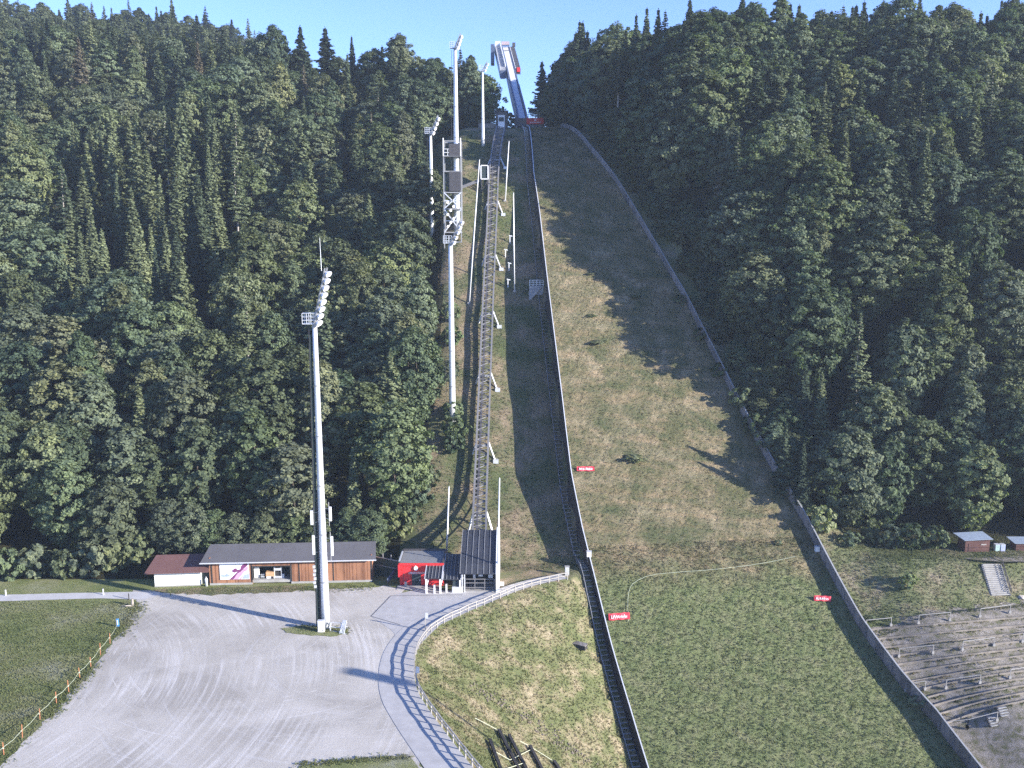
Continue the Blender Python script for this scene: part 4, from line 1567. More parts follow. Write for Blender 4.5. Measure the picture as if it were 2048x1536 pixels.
MB().box((0, .2, 2.8), (1.9, .7, .1)).build('top', M['galv'], t)

# lower lift station: three-fold seamed roof, white right wall, open front
a5, b5 = atz(925, 1184), atz(990, 1184)
ls = thing('lower_lift_station', (a5[0], a5[1], 0), 'lower lift station with a folded dark seamed roof and white right wall', 'station')
w = b5[0] - a5[0]
prof = [(-.4, 3.95), (1.3, 5.4), (8.6, 8.3), (12.0, 8.9)]
rf = MB()
for (y0, z0), (y1, z1) in zip(prof[:-1], prof[1:]):
    rf.slab([(-.5, y0, z0), (w + .2, y0, z0), (w + .2, y1, z1), (-.5, y1, z1)], .2)
r_ = rf.build('roof', M['roofdark'], ls)
sm = MB()
for k in range(7):
    x = -.45 + (w + .55) * k / 6
    for (y0, z0), (y1, z1) in zip(prof[:-1], prof[1:]):
        sm.bar((x, y0, z0 + .06), (x, y1, z1 + .06), .08, .12)
sm.build('seam', M['steel'], r_)
rw_ = MB()
out = [(-.4, 0), (-.4, 4.4), (1.3, 5.95), (8.6, 8.9), (12.0, 9.5), (12.0, 0)]
n = len(out)
rw_.add([(w + .2, y, z) for y, z in out] + [(w + .85, y, z) for y, z in out], [tuple(range(n)), tuple(range(2 * n - 1, n - 1, -1))] + [(i, i + n, (i + 1) % n + n, (i + 1) % n) for i in range(n)])
rw_.build('side_wall', M['white'], ls)
lwl = MB()
out = [(3.0, 0), (3.0, 5.8), (8.6, 7.9), (12.0, 8.5), (12.0, 0)]
n = len(out)
lwl.add([(-.3, y, z) for y, z in out] + [(-.02, y, z) for y, z in out], [tuple(range(n - 1, -1, -1)), tuple(range(n, 2 * n))] + [(i, (i + 1) % n, (i + 1) % n + n, i + n) for i in range(n)])
lwl.build('side_wall', M['darksteel'], ls)
MB().box((w / 2, 7.5, 3.2), (w, .3, 6.4)).build('back_wall', M['darksteel'], ls)
for x in (0, .45):
    MB().bar((x, -.2, 0), (x, -.2, 3.8), .22).build('post', M['galv'], ls)
gt = MB()
for z in (.7, 1.7, 2.5):
    gt.bar((.5, .6, z), (w, .6, z), .2, .14)
for k in range(4):
    gt.bar((.5 + k * (w - .6) / 3, .6, 0), (.5 + k * (w - .6) / 3, .6, 2.5), .14)
gt.build('gate', M['railgrey'], ls)
bf = MB()
bf.box((w * .35, 2.5, 2.6), (.5, .6, 1.2)); bf.box((w * .55, 2.2, 2.9), (.9, .8, .7)); bf.box((w * .86, 1.4, 3.0), (.9, .5, 1.0))
bf.build('winch', M['galv'], ls)
MB().box((w / 2, 3, .1), (w, 6.4, .2)).build('floor', M['concrete'], ls)
p = atz(1003, 1176)
t = thing('info_board', (p[0], p[1], 0), 'small white board on a thin stand right of the lift station', 'sign')
MB().box((0, 0, .9), (1.0, .12, .8)).build('board', M['white'], t)
for x in (-.4, .4):
    MB().bar((x, 0, 0), (x, 0, .5), .08).build('leg', M['steel'], t)

# ------------------------------------------------------------------ path fence
fe = thing('wooden_fence', (0, 0, 0), 'pale two-rail wooden fence curving along the path from the jump to the bottom', 'fence')
fp = resample(FENCE_S, 2.15)
fp = fp[fp[:, 1] > 92]
rz_l, rt_l = MB(), MB()
zf = [float(ground(x, y)) * 0 for x, y in fp]
top_ = [1.38 + .05 * math.sin(i * 2.3) for i in range(len(fp))]
for i, (x, y) in enumerate(fp):
    an = math.atan2(*(fp[min(i + 1, len(fp) - 1)] - fp[max(i - 1, 0)])[::-1])
    MB().box((x, y, .62), (.15, .17, 1.66), an).build('post', M['fencewood'], fe)
for i in range(len(fp) - 1):
    (x0, y0), (x1, y1) = fp[i], fp[i + 1]
    rt_l.bar((x0, y0, top_[i]), (x1, y1, top_[i + 1]), .15, .17)
    rz_l.bar((x0, y0, top_[i] - .62), (x1, y1, top_[i + 1] - .60), .13, .15)
rt_l.build('top_rail', M['fencewood'], fe)
rz_l.build('lower_rail', M['fencewood'], fe)
for (px, py, lab, hh) in ((851, 1262, 'pale double sign post by the upper bend of the path fence', 3.6), (833, 1372, 'tall pale post at the left bulge of the path fence', 3.4)):
    p = atz(px, py)
    t = thing('sign_post', (p[0], p[1], 0), lab, 'post')
    MB().bar((0, 0, -.3), (0, 0, hh), .18).build('post', M['fencewood'], t)
    MB().box((.25, -.1, hh - .6), (.55, .06, 1.1)).build('sign', M['galv'], t)

# ------------------------------------------------------------------ left lawn: stakes, tape, markers
SP = [(8, 1511), (45, 1477), (80, 1440), (113, 1407), (138, 1386), (160, 1357), (182, 1335), (201, 1310), (220, 1287)]
spw = []
names = ['nearest', 'second', 'third', 'fourth', 'fifth', 'sixth', 'seventh', 'eighth', 'farthest']
for i, (px, py) in enumerate(SP):
    p = atz(px, py); spw.append(p)
    t = thing('boundary_stake', (p[0], p[1], 0), names[i] + (' orange stake in the row' if i in (0, 8) else ' orange stake from the near end of the row') + ' along the gravel edge', 'stake', 'orange stakes along the gravel edge')
    hh = 2.0 + .2 * math.sin(i * 2)
    MB().bar((0, 0, -.3), (.08 * math.sin(i), 0, hh), .085).build('stake', M['orange'], t)
    MB().box((0, 0, hh * .55), (.15, .14, .16)).build('band', M['tape'], t)
tp_ = MB()
spw.append(atz(236, 1262)); spw.insert(0, atz(-40, 1550))
for p, q in zip(spw[:-1], spw[1:]):
    m_ = (np.array(p) + np.array(q)) / 2
    tp_.bar((p[0], p[1], 1.25), (m_[0], m_[1], 1.02), .022, .05); tp_.bar((m_[0], m_[1], 1.02), (q[0], q[1], 1.25), .022, .05)
tag(tp_.build('barrier_tape', M['rope']), 'pale barrier tape strung from stake to stake along the gravel edge', 'tape')
p = atz(236, 1254)
t = thing('blue_marker', (p[0], p[1], 0), 'small blue and white marker at the far end of the tape', 'marker')
MB().box((0, 0, .8), (.42, .2, 1.6)).build('board', M['blue'], t)
MB().box((.0, -.12, .95), (.2, .04, .9)).build('stripe', M['white'], t)
for px, py, lab in ((12, 1192, 'pale marker post at the left photo edge beside the lane'), (207, 1190, 'pale marker post beside the lane near the shadow'), (258, 1199, 'dark marker post at the bend of the lane')):
    p = atz(px, py)
    t = thing('lane_post', (p[0], p[1], 0), lab, 'post', 'marker posts along the lane')
    MB().bar((0, 0, -.2), (0, 0, 1.3), .16).build('post', M['darksteel' if 'dark' in lab else 'white'], t)
    MB().box((0, 0, 1.32), (.2, .2, .08)).build('cap', M['steel'], t)
p = atz(265, 1212)
t = thing('cut_stump', (p[0], p[1], 0), 'pale cut stump with a fallen branch at the far corner of the lawn', 'stump')
MB().tube([(0, 0, -.2), (0, 0, .5), (.05, 0, 1.5)], [.3, .25, .22], 9).build('stump', M['stone'], t)
MB().tube([(-.2, -.1, .1), (-1.0, -.7, .35), (-1.8, -.5, .2)], [.14, .11, .05], 7).build('branch', M['stone'], t)

# ------------------------------------------------------------------ things on the mound
BE = [((980, 1480), (1004, 1545), 'leftmost'), ((998, 1460), (1042, 1548), 'longest'), ((1018, 1470), (1058, 1548), 'third from left'), ((1060, 1492), (1090, 1550), 'fourth from left'), ((1108, 1522), (1128, 1552), 'rightmost')]
for p_, q_, w_ in BE:
    a, b = G(*p_, .5), G(*q_, .5)
    t = thing('timber_beam', tuple(a), f'{w_} of the dark timber beams lying on the grass mound at the bottom edge', 'beam', 'dark timber beams on the mound')
    d = b - a
    MB().bar((0, 0, 0), tuple(d), .42, .5).build('beam', M['darkbeam'], t)
    for u in (.1, .5, .9):
        MB().bar(tuple(d * u), (d[0] * u, d[1] * u, d[2] * u - 1.0), .25).build('foot', M['darkbeam'], t)
for i, (pp) in enumerate((((950, 1436), (998, 1461)), ((985, 1500), (1020, 1520), (1060, 1500)), ((1040, 1482), (1062, 1494), (1110, 1524)), ((1000, 1542), (1050, 1525)))):
    r_ = MB(); r_.tube([G(x, y, .45) for x, y in pp], .05, 5)
    tag(r_.build('tie_cable', M['tape']), ['pale cable reaching up left from the longest timber beam', 'pale cable sagging between the middle timber beams', 'pale cable running to the rightmost timber beam', 'pale cable at the bottom edge between the two left beams'][i], 'cable', 'cables between the timber beams')
p = G(1160, 1295)
t = thing('drain_mouth', tuple(p), 'dark plank box sunk in the mound edge beside the left wall', 'box')
MB().box((0, 0, .3), (2.6, 1.2, .9), -.5).build('box', M['darkbeam'], t)
MB().box((0, 0, .8), (2.8, 1.4, .1), -.5).build('lid', M['oldboard'], t)
# stony scar across the mound
rb = MB()
for k in range(230):
    u = rnd.random()
    px, py = np.interp(u, [0, .25, .5, .75, 1], [945, 1005, 1070, 1125, 1185]), np.interp(u, [0, .25, .5, .75, 1], [1372, 1408, 1446, 1486, 1528])
    p = G(px + rnd.gauss(0, 9), py + rnd.gauss(0, 5), .03)
    sz = rnd.uniform(.12, .42)
    c = [(p[0] + sz * rnd.uniform(.6, 1) * x, p[1] + sz * rnd.uniform(.6, 1) * y, p[2] + sz * .6 * z) for x, y, z in ((-1, 0, 0), (0, -1, 0), (1, 0, 0), (0, 1, 0), (.1, 0, 1), (0, .1, -1))]
    rb.add(c, [(0, 1, 4), (1, 2, 4), (2, 3, 4), (3, 0, 4), (1, 0, 5), (2, 1, 5), (3, 2, 5), (0, 3, 5)])
tag(rb.build('rubble', M['darkstone']), 'stony scar of loose rubble running diagonally across the mound', 'rubble', kind='stuff')

# ------------------------------------------------------------------ right side
p = G(1931, 1106)
t = thing('board_hut', tuple(p), 'dark red board hut with pale blue sloping roof below the right forest', 'hut', rz=.06)
MB().box((2.9, 2, 1.4), (5.6, 3.0, 3.0)).build('wall', M['shedwood'], t)
f = MB().slab([(-.5, -.1, 2.95), (6.1, 0, 3.1), (5.8, 3.9, 3.6), (-1.0, 3.8, 3.4)], .12).build('roof', M['roofblue'], t)
MB().box((4.3, .47, 1.7), (1.2, .06, .25)).build('plank', M['fencewood'], t)
MB().box((1.4, .47, 1.0), (1.1, .06, 1.9)).build('door', M['shedwood'], t)
for px, m_, lab in ((1995, 'bin1', 'pale green box, left of two standing beside the board hut'), (2006, 'bin2', 'pale lilac box, right of two standing beside the board hut')):
    p = G(px, 1103)
    t = thing('plastic_tank', tuple(p), lab, 'tank', 'two pale tanks beside the hut')
    MB().box((0, .5, .75), (.95, .95, 1.5)).build('body', M[m_], t)
    MB().box((0, .5, 1.54), (1.02, 1.02, .1)).build('lid', M['galv'], t)
    MB().box((0, .5, -.02), (1.05, 1.05, .14)).build('pallet', M['oldboard'], t)
p = G(2034, 1104)
t = thing('board_hut', tuple(p), 'second hut with a pale roof cut off by the right photo edge', 'hut')
MB().box((2.2, 2, .9), (4.2, 2.6, 2.0)).build('wall', M['shedwood'], t)
f = MB().slab([(-.5, .3, 1.9), (5.0, .3, 1.9), (5.0, 3.7, 2.3), (-.6, 3.7, 2.3)], .12).build('roof', M['roofblue'], t)

# stairs down the bank
a, b = G(2000, 1190, .1), G(1982, 1130, .2)
t = thing('bank_staircase', tuple(a), 'grey concrete staircase with a handrail down the grass bank on the right', 'stairs')
d = b - a
n_ = 17
tr = MB()
for k in range(n_):
    u = k / (n_ - 1)
    tr.box((d[0] * u, d[1] * u, d[2] * u + .12), (3.9, .40, .24), .08)
tr.build('tread', M['concrete'], t)
f = MB()
for sx in (-2.05, 2.05):
    f.bar((sx, 0, -.25), (d[0] + sx, d[1], d[2] - .1), .22, .7)
f.build('stringer', M['railgrey'], t)
hr = MB()
for k in range(6):
    u = k / 5
    hr.bar((d[0] * u + 2.3, d[1] * u, d[2] * u - .2), (d[0] * u + 2.3, d[1] * u, d[2] * u + 1.3), .1)
hr.bar((2.3, 0, 1.3), (d[0] + 2.3, d[1], d[2] + 1.3), .11); hr.bar((2.3, 0, .75), (d[0] + 2.3, d[1], d[2] + .75), .09)
hr.bar((d[0] + 2.3, d[1], d[2] + 1.3), (d[0] + 1.2, d[1] + 3.5, d[2] + 1.3), .1)
hr.build('handrail', M['darksteel'], t)

# terrace steps: low risers along the rows
LEFT_V = [1262, 1281, 1299, 1317, 1334, 1351, 1369, 1386, 1403, 1420, 1437, 1455]
LEFT_X = [1728, 1739, 1750, 1762, 1775, 1788, 1801, 1814, 1828, 1841, 1856, 1872]
TERR = []
ORDR = ['first', 'second', 'third', 'fourth', 'fifth', 'sixth', 'seventh', 'eighth', 'ninth', 'tenth', 'eleventh', 'twelfth']
for i, (v, x) in enumerate(zip(LEFT_V, LEFT_X)):
    vr = v - 28 - i * 2.6
    pts = [G(x + (2075 - x) * k / 10, v + (vr - v) * k / 10 - 6 * math.sin(k * .314) * (i / 12), .0) for k in range(11)]
    t = thing('terrace_step', tuple(pts[0]), f'{ORDR[i]} gravel terrace step from the top, right of the landing slope', 'step', 'gravel terrace steps')
    TERR.append(pts)
    q = [p - pts[0] for p in pts]
    rs, td = MB(), MB()
    for k in range(10):
        a, b = q[k], q[k + 1]
        j0, j1 = .04 * math.sin(k * 3.1 + i), .04 * math.sin(k * 3.1 + 3.1 + i)
        rs.bar((a[0], a[1], a[2] + .14 + j0), (b[0], b[1], b[2] + .14 + j1), .14, .50)
        td.slab([(a[0], a[1] + .06, a[2] + .25 + j0), (b[0], b[1] + .06, b[2] + .25 + j1), (b[0], b[1] + 1.0, b[2] + .30 + j1), (a[0], a[1] + 1.0, a[2] + .30 + j0)], .35)
    rs.build('riser', M['riser'], t)
    td.build('tread', M['terrace'], t)

RAILS = [((1732, 1256), (1782, 1251)), ((1837, 1246), (1900, 1240)), ((1960, 1233), (2020, 1225)),
         ((1798, 1313), (1866, 1306)), ((1925, 1299), (1988, 1291)), ((2045, 1283), (2080, 1277)),
         ((1811, 1383), (1850, 1379)), ((1892, 1376), (1960, 1366)), ((2020, 1356), (2080, 1346)),
         ((1875, 1462), (1935, 1456)), ((1935, 1456), (1994, 1441))]
ROWN = ['uppermost', 'uppermost', 'uppermost', 'second', 'second', 'second', 'third', 'third', 'third', 'lowest', 'lowest']
WHICH = ['left', 'middle', 'right', 'left', 'middle', 'right', 'left', 'middle', 'right', 'left', 'right']
for (pa, pb), rn, wn_ in zip(RAILS, ROWN, WHICH):
    a, b = G(*pa, .4), G(*pb, .4)
    t = thing('crush_barrier', tuple(a), f'{wn_} grey crush barrier in the {rn} row on the terraces', 'barrier', 'crush barriers on the terraces')
    d = b - a
    for u in (0, 1):
        ps = MB().bar(tuple(d * u + np.array([0, 0, -.6])), tuple(d * u + np.array([0, 0, 1.75])), .10).build('post', M['concrete'], t)
        MB().box(tuple(d * u + np.array([.0, .1, .1])), (.45, .4, .5)).build('footing', M['concrete'], ps)
    MB().bar((0, 0, 1.7), tuple(d + np.array([0, 0, 1.7])), .11, .11).build('rail', M['concrete'], t)
for px, py, lab in ((2010, 1432, 'upper dark step block at the lower right of the terraces'), (1990, 1452, 'lower dark step block at the lower right of the terraces')):
    p = G(px, py)
    t = thing('step_block', tuple(p), lab, 'steps', 'dark step blocks by the terraces', rz=.3)
    for k in range(4):
        MB().box((k * .12, k * .38, .15 + k * .28), (1.9, .36, .1)).build('tread', M['steel'], t)
    MB().slab([(-1.0, 0, 0), (1.0, 0, 0), (1.4, 1.5, 1.0), (-.6, 1.5, 1.0)], .2).build('base', M['darksteel'], t)
p = G(2042, 1196)
t = thing('boulder', tuple(p), 'pale boulder at the top of the terraces by the right photo edge', 'boulder')
c = [(x * rnd.uniform(.8, 1.2), y, z * rnd.uniform(.8, 1.1)) for x, y, z in ((-1.1, 0, 0), (0, -.7, .1), (1.1, 0, 0), (0, .7, 0), (-.4, 0, .8), (.5, .1, .7), (0, 0, -.4))]
MB().add(c, [(0, 1, 4), (1, 5, 4), (1, 2, 5), (2, 3, 5), (3, 4, 5), (3, 0, 4), (1, 0, 6), (2, 1, 6), (3, 2, 6), (0, 3, 6)]).build('rock', M['stone'], t)
sheet('bank_path', None, M['terrace'], .06, .1, z=1.0, pts=[atz(px, py, 1.0)[:2] for px, py in ((1930, 1117), (1980, 1114), (2090, 1113), (2090, 1123), (2010, 1124), (1950, 1121))])

# ------------------------------------------------------------------ trees
def rand_unit(n):
    a = nrg.normal(size=(n, 3))
    return a / np.linalg.norm(a, axis=1)[:, None]


def leaf_quads(c, nrm, size, aspect=1.0):
    """n small quads at c facing nrm, randomly turned"""
    n = len(c)
    r = rand_unit(n)
    u = np.cross(nrm, r); u /= np.linalg.norm(u, axis=1)[:, None] + 1e-9
    w = np.cross(nrm, u)
    sz = size[:, None] * .5
    u = u * sz * aspect; w = w * sz
    v = np.stack([c - u - w * .6, c + u * .9 - w, c + u + w * .7, c - u * .8 + w], 1).reshape(-1, 3)
    return v, np.arange(n * 4).reshape(n, 4)


def trunk_mesh(name, h, r0, limbs, m, n=7):
    mb = MB()
    k = 7
    ph = rnd.random() * 6
    pts = [(.25 * math.sin(ph + i * .9) * i / k, .25 * math.cos(ph * 1.7 + i * .8) * i / k, h * i / k) for i in range(k + 1)]
    pts[0] = (0, 0, -1.2)
    mb.tube(pts, [r0 * (1.25 if i == 0 else 1 - .88 * i / k) for i in range(k + 1)], n)
    for z0, ang, ln, up in limbs:
        f = z0 / h * k
        i = min(int(f), k - 1)
        p = Vector(pts[i]).lerp(Vector(pts[i + 1]), f - i)
        d = Vector((math.cos(ang), math.sin(ang), 0))
        e1 = p + d * ln * .5 + Vector((0, 0, ln * up * .35))
        e2 = p + d * ln + Vector((0, 0, ln * up))
        rr = r0 * (1 - .85 * z0 / h) * .5
        mb.tube([p, e1, e2], [rr, rr * .65, rr * .2], 5)
    me_o = mb.build(name, m, smooth_=True)
    me = me_o.data
    bpy.data.objects.remove(me_o)
    return me


def broadleaf(h, r, clumps=120, per=62, base=.22, leaf=.46, pointed=0.0):
    """crown of leaf clumps on a lumpy shell, open between clumps"""
    lob = [(rand_unit(1)[0], nrg.uniform(.55, 1.0)) for _ in range(7)]
    V, Fc, T = [], [], []
    o = 0
    zc, zr = h * (base + 1) / 2, h * (1 - base) / 2
    gold = math.pi * (3 - math.sqrt(5))
    for i in range(clumps):
        inner = i % 5 == 0
        zz = 1 - 2 * (i + .5) / clumps + nrg.normal(0, .05)
        zz = max(-1, min(1, zz))
        a = i * gold + nrg.normal(0, .25)
        rr = math.sqrt(max(0, 1 - zz * zz))
        d = np.array([rr * math.cos(a), rr * math.sin(a), zz])
        k = 1.0
        for ld, lw in lob:
            k += .22 * lw * max(0, float(d @ ld) - .45) / .55
        k *= nrg.uniform(.66, 1.02) * (.55 if inner else 1)
        wide = 1.0
        if pointed:
            wide = 1 - pointed * max(0, zz) ** 1.2
        if zz < -.2:
            wide *= 1 + .35 * (zz + .2)
        c = np.array([d[0] * r * k * wide, d[1] * r * k * wide, zc + d[2] * zr * (.80 + .2 * k)])
        n = int(per * nrg.uniform(.6, 1.35))
        cr = nrg.uniform(.55, 1.45) * r / 5.0
        q = rand_unit(n) * (nrg.random((n, 1)) ** .45) * cr
        q[:, 2] *= .62
        q[:, 2] -= .10 * (q[:, 0] ** 2 + q[:, 1] ** 2)
        pts = c + q
        nr = rand_unit(n) * .62 + d * .75 + np.array([0, 0, .35])
        nr /= np.linalg.norm(nr, axis=1)[:, None]
        v, f = leaf_quads(pts, nr, nrg.uniform(.7, 1.35, n) * leaf, 1.15)
        V.append(v); Fc.append(f + o); o += len(v)
        T.append(np.clip(.5 + nrg.normal(0, .16) + nrg.normal(0, .2, n), 0, 1))
    return np.vstack(V), np.vstack(Fc), np.concatenate(T)


def conifer(h, r, whorl=.62, leaf=.5, droop=.35, bare=.10, ragged=.25):
    V, Fc, T = [], [], []
    o = 0
    z = h * bare
    while z < h - .3:
        u = (h - z) / (h * (1 - bare))
        L0 = r * (u ** .82) * (.9 if u < .9 else .75)
        nb = max(4, int(5 + 5 * min(1, u * 1.6)))
        a0 = nrg.random() * 6.3
        for j in range(nb):
            if nrg.random() < .07:
                continue
            a = a0 + 2 * math.pi * j / nb + nrg.normal(0, .18)
            L = max(.25, L0 * nrg.uniform(1 - ragged * 1.6, 1 + ragged * .6))
            n = max(5, int(L * 14))
            q = np.sqrt((np.arange(n) + nrg.random(n)) / n)
            w = .10 * L + .34 * L * (1 - q) * q * 2
            lat = nrg.uniform(-1, 1, n) * w
            ca, sa = math.cos(a), math.sin(a)
            dr = droop * (.5 + .6 * u)
            zz = z - dr * L * q + .22 * L * q ** 3 - np.abs(lat) * .45 + nrg.normal(0, .06, n)
            c = np.stack([ca * L * q - sa * lat, sa * L * q + ca * lat, zz], 1)
            nr = np.stack([np.full(n, ca * .35), np.full(n, sa * .35), np.full(n, .9)], 1) + rand_unit(n) * .55
            nr /= np.linalg.norm(nr, axis=1)[:, None]
            v, f = leaf_quads(c, nr, nrg.uniform(.7, 1.3, n) * leaf, 1.5)
            V.append(v); Fc.append(f + o); o += len(v)
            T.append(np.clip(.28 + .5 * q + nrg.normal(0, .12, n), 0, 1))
        z += whorl * nrg.uniform(.75, 1.25) * (.6 + .5 * u)
    # leader
    n = 8
    c = np.stack([nrg.normal(0, .07, n), nrg.normal(0, .07, n), h - .6 + np.linspace(0, 1.0, n)], 1)
    v, f = leaf_quads(c, rand_unit(n), np.full(n, .32), .8)
    V.append(v); Fc.append(f + o)
    T.append(np.full(n, .7))
    return np.vstack(V), np.vstack(Fc), np.concatenate(T)


PROTO = {'beech_tree': [], 'spruce_tree': [], 'shrub': []}
for q in range(7):
    h = [20, 22, 19, 24, 21, 18, 23][q]; r = [5.6, 5.2, 5.9, 5.4, 6.2, 4.6, 4.4][q]
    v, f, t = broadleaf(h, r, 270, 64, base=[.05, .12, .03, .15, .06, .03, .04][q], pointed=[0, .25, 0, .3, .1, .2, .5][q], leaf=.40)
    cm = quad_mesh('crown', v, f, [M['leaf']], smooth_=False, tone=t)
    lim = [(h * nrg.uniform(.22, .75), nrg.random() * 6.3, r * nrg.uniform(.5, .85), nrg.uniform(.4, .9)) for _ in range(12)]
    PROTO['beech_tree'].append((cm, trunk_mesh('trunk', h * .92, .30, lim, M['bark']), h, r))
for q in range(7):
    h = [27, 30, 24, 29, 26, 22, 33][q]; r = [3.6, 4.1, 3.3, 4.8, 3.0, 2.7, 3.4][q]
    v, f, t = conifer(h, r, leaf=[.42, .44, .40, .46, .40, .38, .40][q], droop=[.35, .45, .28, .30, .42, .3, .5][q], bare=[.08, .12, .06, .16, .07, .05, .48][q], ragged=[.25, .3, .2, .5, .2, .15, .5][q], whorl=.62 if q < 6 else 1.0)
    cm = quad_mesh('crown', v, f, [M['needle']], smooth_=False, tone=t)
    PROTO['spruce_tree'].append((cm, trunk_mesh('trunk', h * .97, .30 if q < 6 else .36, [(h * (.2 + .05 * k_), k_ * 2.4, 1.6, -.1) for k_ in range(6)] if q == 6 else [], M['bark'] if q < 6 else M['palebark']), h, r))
for q in range(3):
    v, f, t = broadleaf(3.0, 1.7, 34, 40, base=.02, leaf=.30)
    PROTO['shrub'].append((quad_mesh('crown', v, f, [M['leaf']], smooth_=False, tone=t),
                           trunk_mesh('stem', 2.4, .07, [(.5 + .4 * k_, k_ * 1.7, 1.0, .8) for k_ in range(4)], M['bark'], 5), 3.0, 1.7))

TREES = []                                             # (kind, proto, x, y, z, scale, rotation, colour, extra)


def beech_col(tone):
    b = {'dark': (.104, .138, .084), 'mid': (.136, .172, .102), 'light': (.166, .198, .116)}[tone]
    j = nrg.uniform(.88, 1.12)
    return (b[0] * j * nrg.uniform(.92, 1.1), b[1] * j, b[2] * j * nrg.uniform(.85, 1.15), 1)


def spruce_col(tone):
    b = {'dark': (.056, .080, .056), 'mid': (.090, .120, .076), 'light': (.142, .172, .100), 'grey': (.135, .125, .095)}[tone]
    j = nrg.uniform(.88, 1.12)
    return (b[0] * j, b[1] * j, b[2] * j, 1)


def put(kind, q, x, y, sc, tone, note=None, sxy=None, z=None):
    g = float(ground(x, y)) if z is None else z
    col_ = spruce_col(tone) if kind == 'spruce_tree' else beech_col(tone)
    if kind == 'shrub':
        col_ = tuple(c_ * (1.4 if note else 1.0) for c_ in col_[:3]) + (1,)
    TREES.append(dict(kind=kind, q=q, x=x, y=y, z=g - .2, s=sc, sxy=sxy or sc * nrg.uniform(.9, 1.12), r=nrg.random() * 6.28, col=col_, tone=tone, note=note))


def tops(kind, px, py_top, hgt, q, tone, note, sxy=None, ymin=186):
    """a landmark tree whose tip is seen at (px, py_top): the place up the slope where a tree of that height shows its tip there"""
    best = None
    for y in np.arange(ymin, 640, 1.5):
        p = aty(px, py_top, y)
        h = p[2] - float(ground(p[0], p[1]))
        if best is None or abs(h - hgt) < abs(best[0] - hgt):
            best = (h, p)
        if h <= hgt:
            break
    h, p = best
    sc = max(.3, h / PROTO[kind][q][2])
    put(kind, q, p[0], p[1], sc, tone, note, (sxy or 1.0) * max(.6, min(1.3, sc)))


LAND = []


def landmark(kind, px, py, hgt, q, tone, note, sxy=None, ymin=186):
    tops(kind, px, py, hgt, q, tone, note, sxy, ymin)
    LAND.append((TREES[-1]['x'], TREES[-1]['y']))


# trees one can pick out in the photograph
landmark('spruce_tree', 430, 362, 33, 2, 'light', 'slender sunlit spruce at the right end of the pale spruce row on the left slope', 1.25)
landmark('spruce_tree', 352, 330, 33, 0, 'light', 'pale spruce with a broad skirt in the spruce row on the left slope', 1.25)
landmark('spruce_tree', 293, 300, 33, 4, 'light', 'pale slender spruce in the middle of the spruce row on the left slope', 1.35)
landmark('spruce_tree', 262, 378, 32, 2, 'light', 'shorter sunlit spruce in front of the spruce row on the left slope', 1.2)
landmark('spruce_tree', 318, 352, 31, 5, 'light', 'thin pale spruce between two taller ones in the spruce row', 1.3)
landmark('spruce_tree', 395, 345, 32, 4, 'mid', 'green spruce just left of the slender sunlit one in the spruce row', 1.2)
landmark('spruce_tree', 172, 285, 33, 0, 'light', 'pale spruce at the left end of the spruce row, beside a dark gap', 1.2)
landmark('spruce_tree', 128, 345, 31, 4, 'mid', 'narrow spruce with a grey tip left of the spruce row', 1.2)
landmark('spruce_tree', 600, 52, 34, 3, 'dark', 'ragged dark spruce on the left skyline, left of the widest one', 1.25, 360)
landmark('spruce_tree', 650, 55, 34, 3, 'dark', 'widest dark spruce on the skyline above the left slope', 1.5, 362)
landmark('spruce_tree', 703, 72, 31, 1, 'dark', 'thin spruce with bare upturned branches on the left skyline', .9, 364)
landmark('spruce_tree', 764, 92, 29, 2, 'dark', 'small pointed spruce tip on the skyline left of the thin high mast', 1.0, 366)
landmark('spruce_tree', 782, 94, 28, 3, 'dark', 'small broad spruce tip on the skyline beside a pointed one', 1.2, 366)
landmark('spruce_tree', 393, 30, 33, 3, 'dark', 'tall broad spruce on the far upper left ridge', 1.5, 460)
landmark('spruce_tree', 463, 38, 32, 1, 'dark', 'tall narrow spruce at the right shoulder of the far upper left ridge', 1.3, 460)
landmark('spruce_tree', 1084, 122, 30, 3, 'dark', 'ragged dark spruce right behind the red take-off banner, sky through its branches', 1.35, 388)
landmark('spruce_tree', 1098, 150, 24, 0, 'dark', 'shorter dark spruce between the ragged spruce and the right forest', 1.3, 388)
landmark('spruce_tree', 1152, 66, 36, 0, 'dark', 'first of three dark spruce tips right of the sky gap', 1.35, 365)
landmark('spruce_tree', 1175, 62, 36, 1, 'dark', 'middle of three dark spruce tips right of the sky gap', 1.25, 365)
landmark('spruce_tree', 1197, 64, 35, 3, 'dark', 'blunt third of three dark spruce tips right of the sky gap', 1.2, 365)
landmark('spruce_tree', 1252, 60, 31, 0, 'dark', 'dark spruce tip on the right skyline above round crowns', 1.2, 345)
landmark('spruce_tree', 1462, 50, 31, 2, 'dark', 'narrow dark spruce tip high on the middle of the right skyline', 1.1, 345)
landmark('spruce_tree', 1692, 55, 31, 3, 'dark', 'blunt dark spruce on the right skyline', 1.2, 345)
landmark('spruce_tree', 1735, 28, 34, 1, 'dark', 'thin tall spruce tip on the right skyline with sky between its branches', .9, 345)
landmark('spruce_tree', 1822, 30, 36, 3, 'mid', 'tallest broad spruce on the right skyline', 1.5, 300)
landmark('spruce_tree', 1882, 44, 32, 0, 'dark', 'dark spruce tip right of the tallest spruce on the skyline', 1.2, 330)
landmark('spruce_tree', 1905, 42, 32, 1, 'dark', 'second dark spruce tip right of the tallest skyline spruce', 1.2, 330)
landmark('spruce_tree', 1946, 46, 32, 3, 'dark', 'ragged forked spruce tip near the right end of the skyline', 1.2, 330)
landmark('spruce_tree', 2028, 44, 31, 2, 'dark', 'last spruce tip at the right edge of the skyline', 1.2, 330)
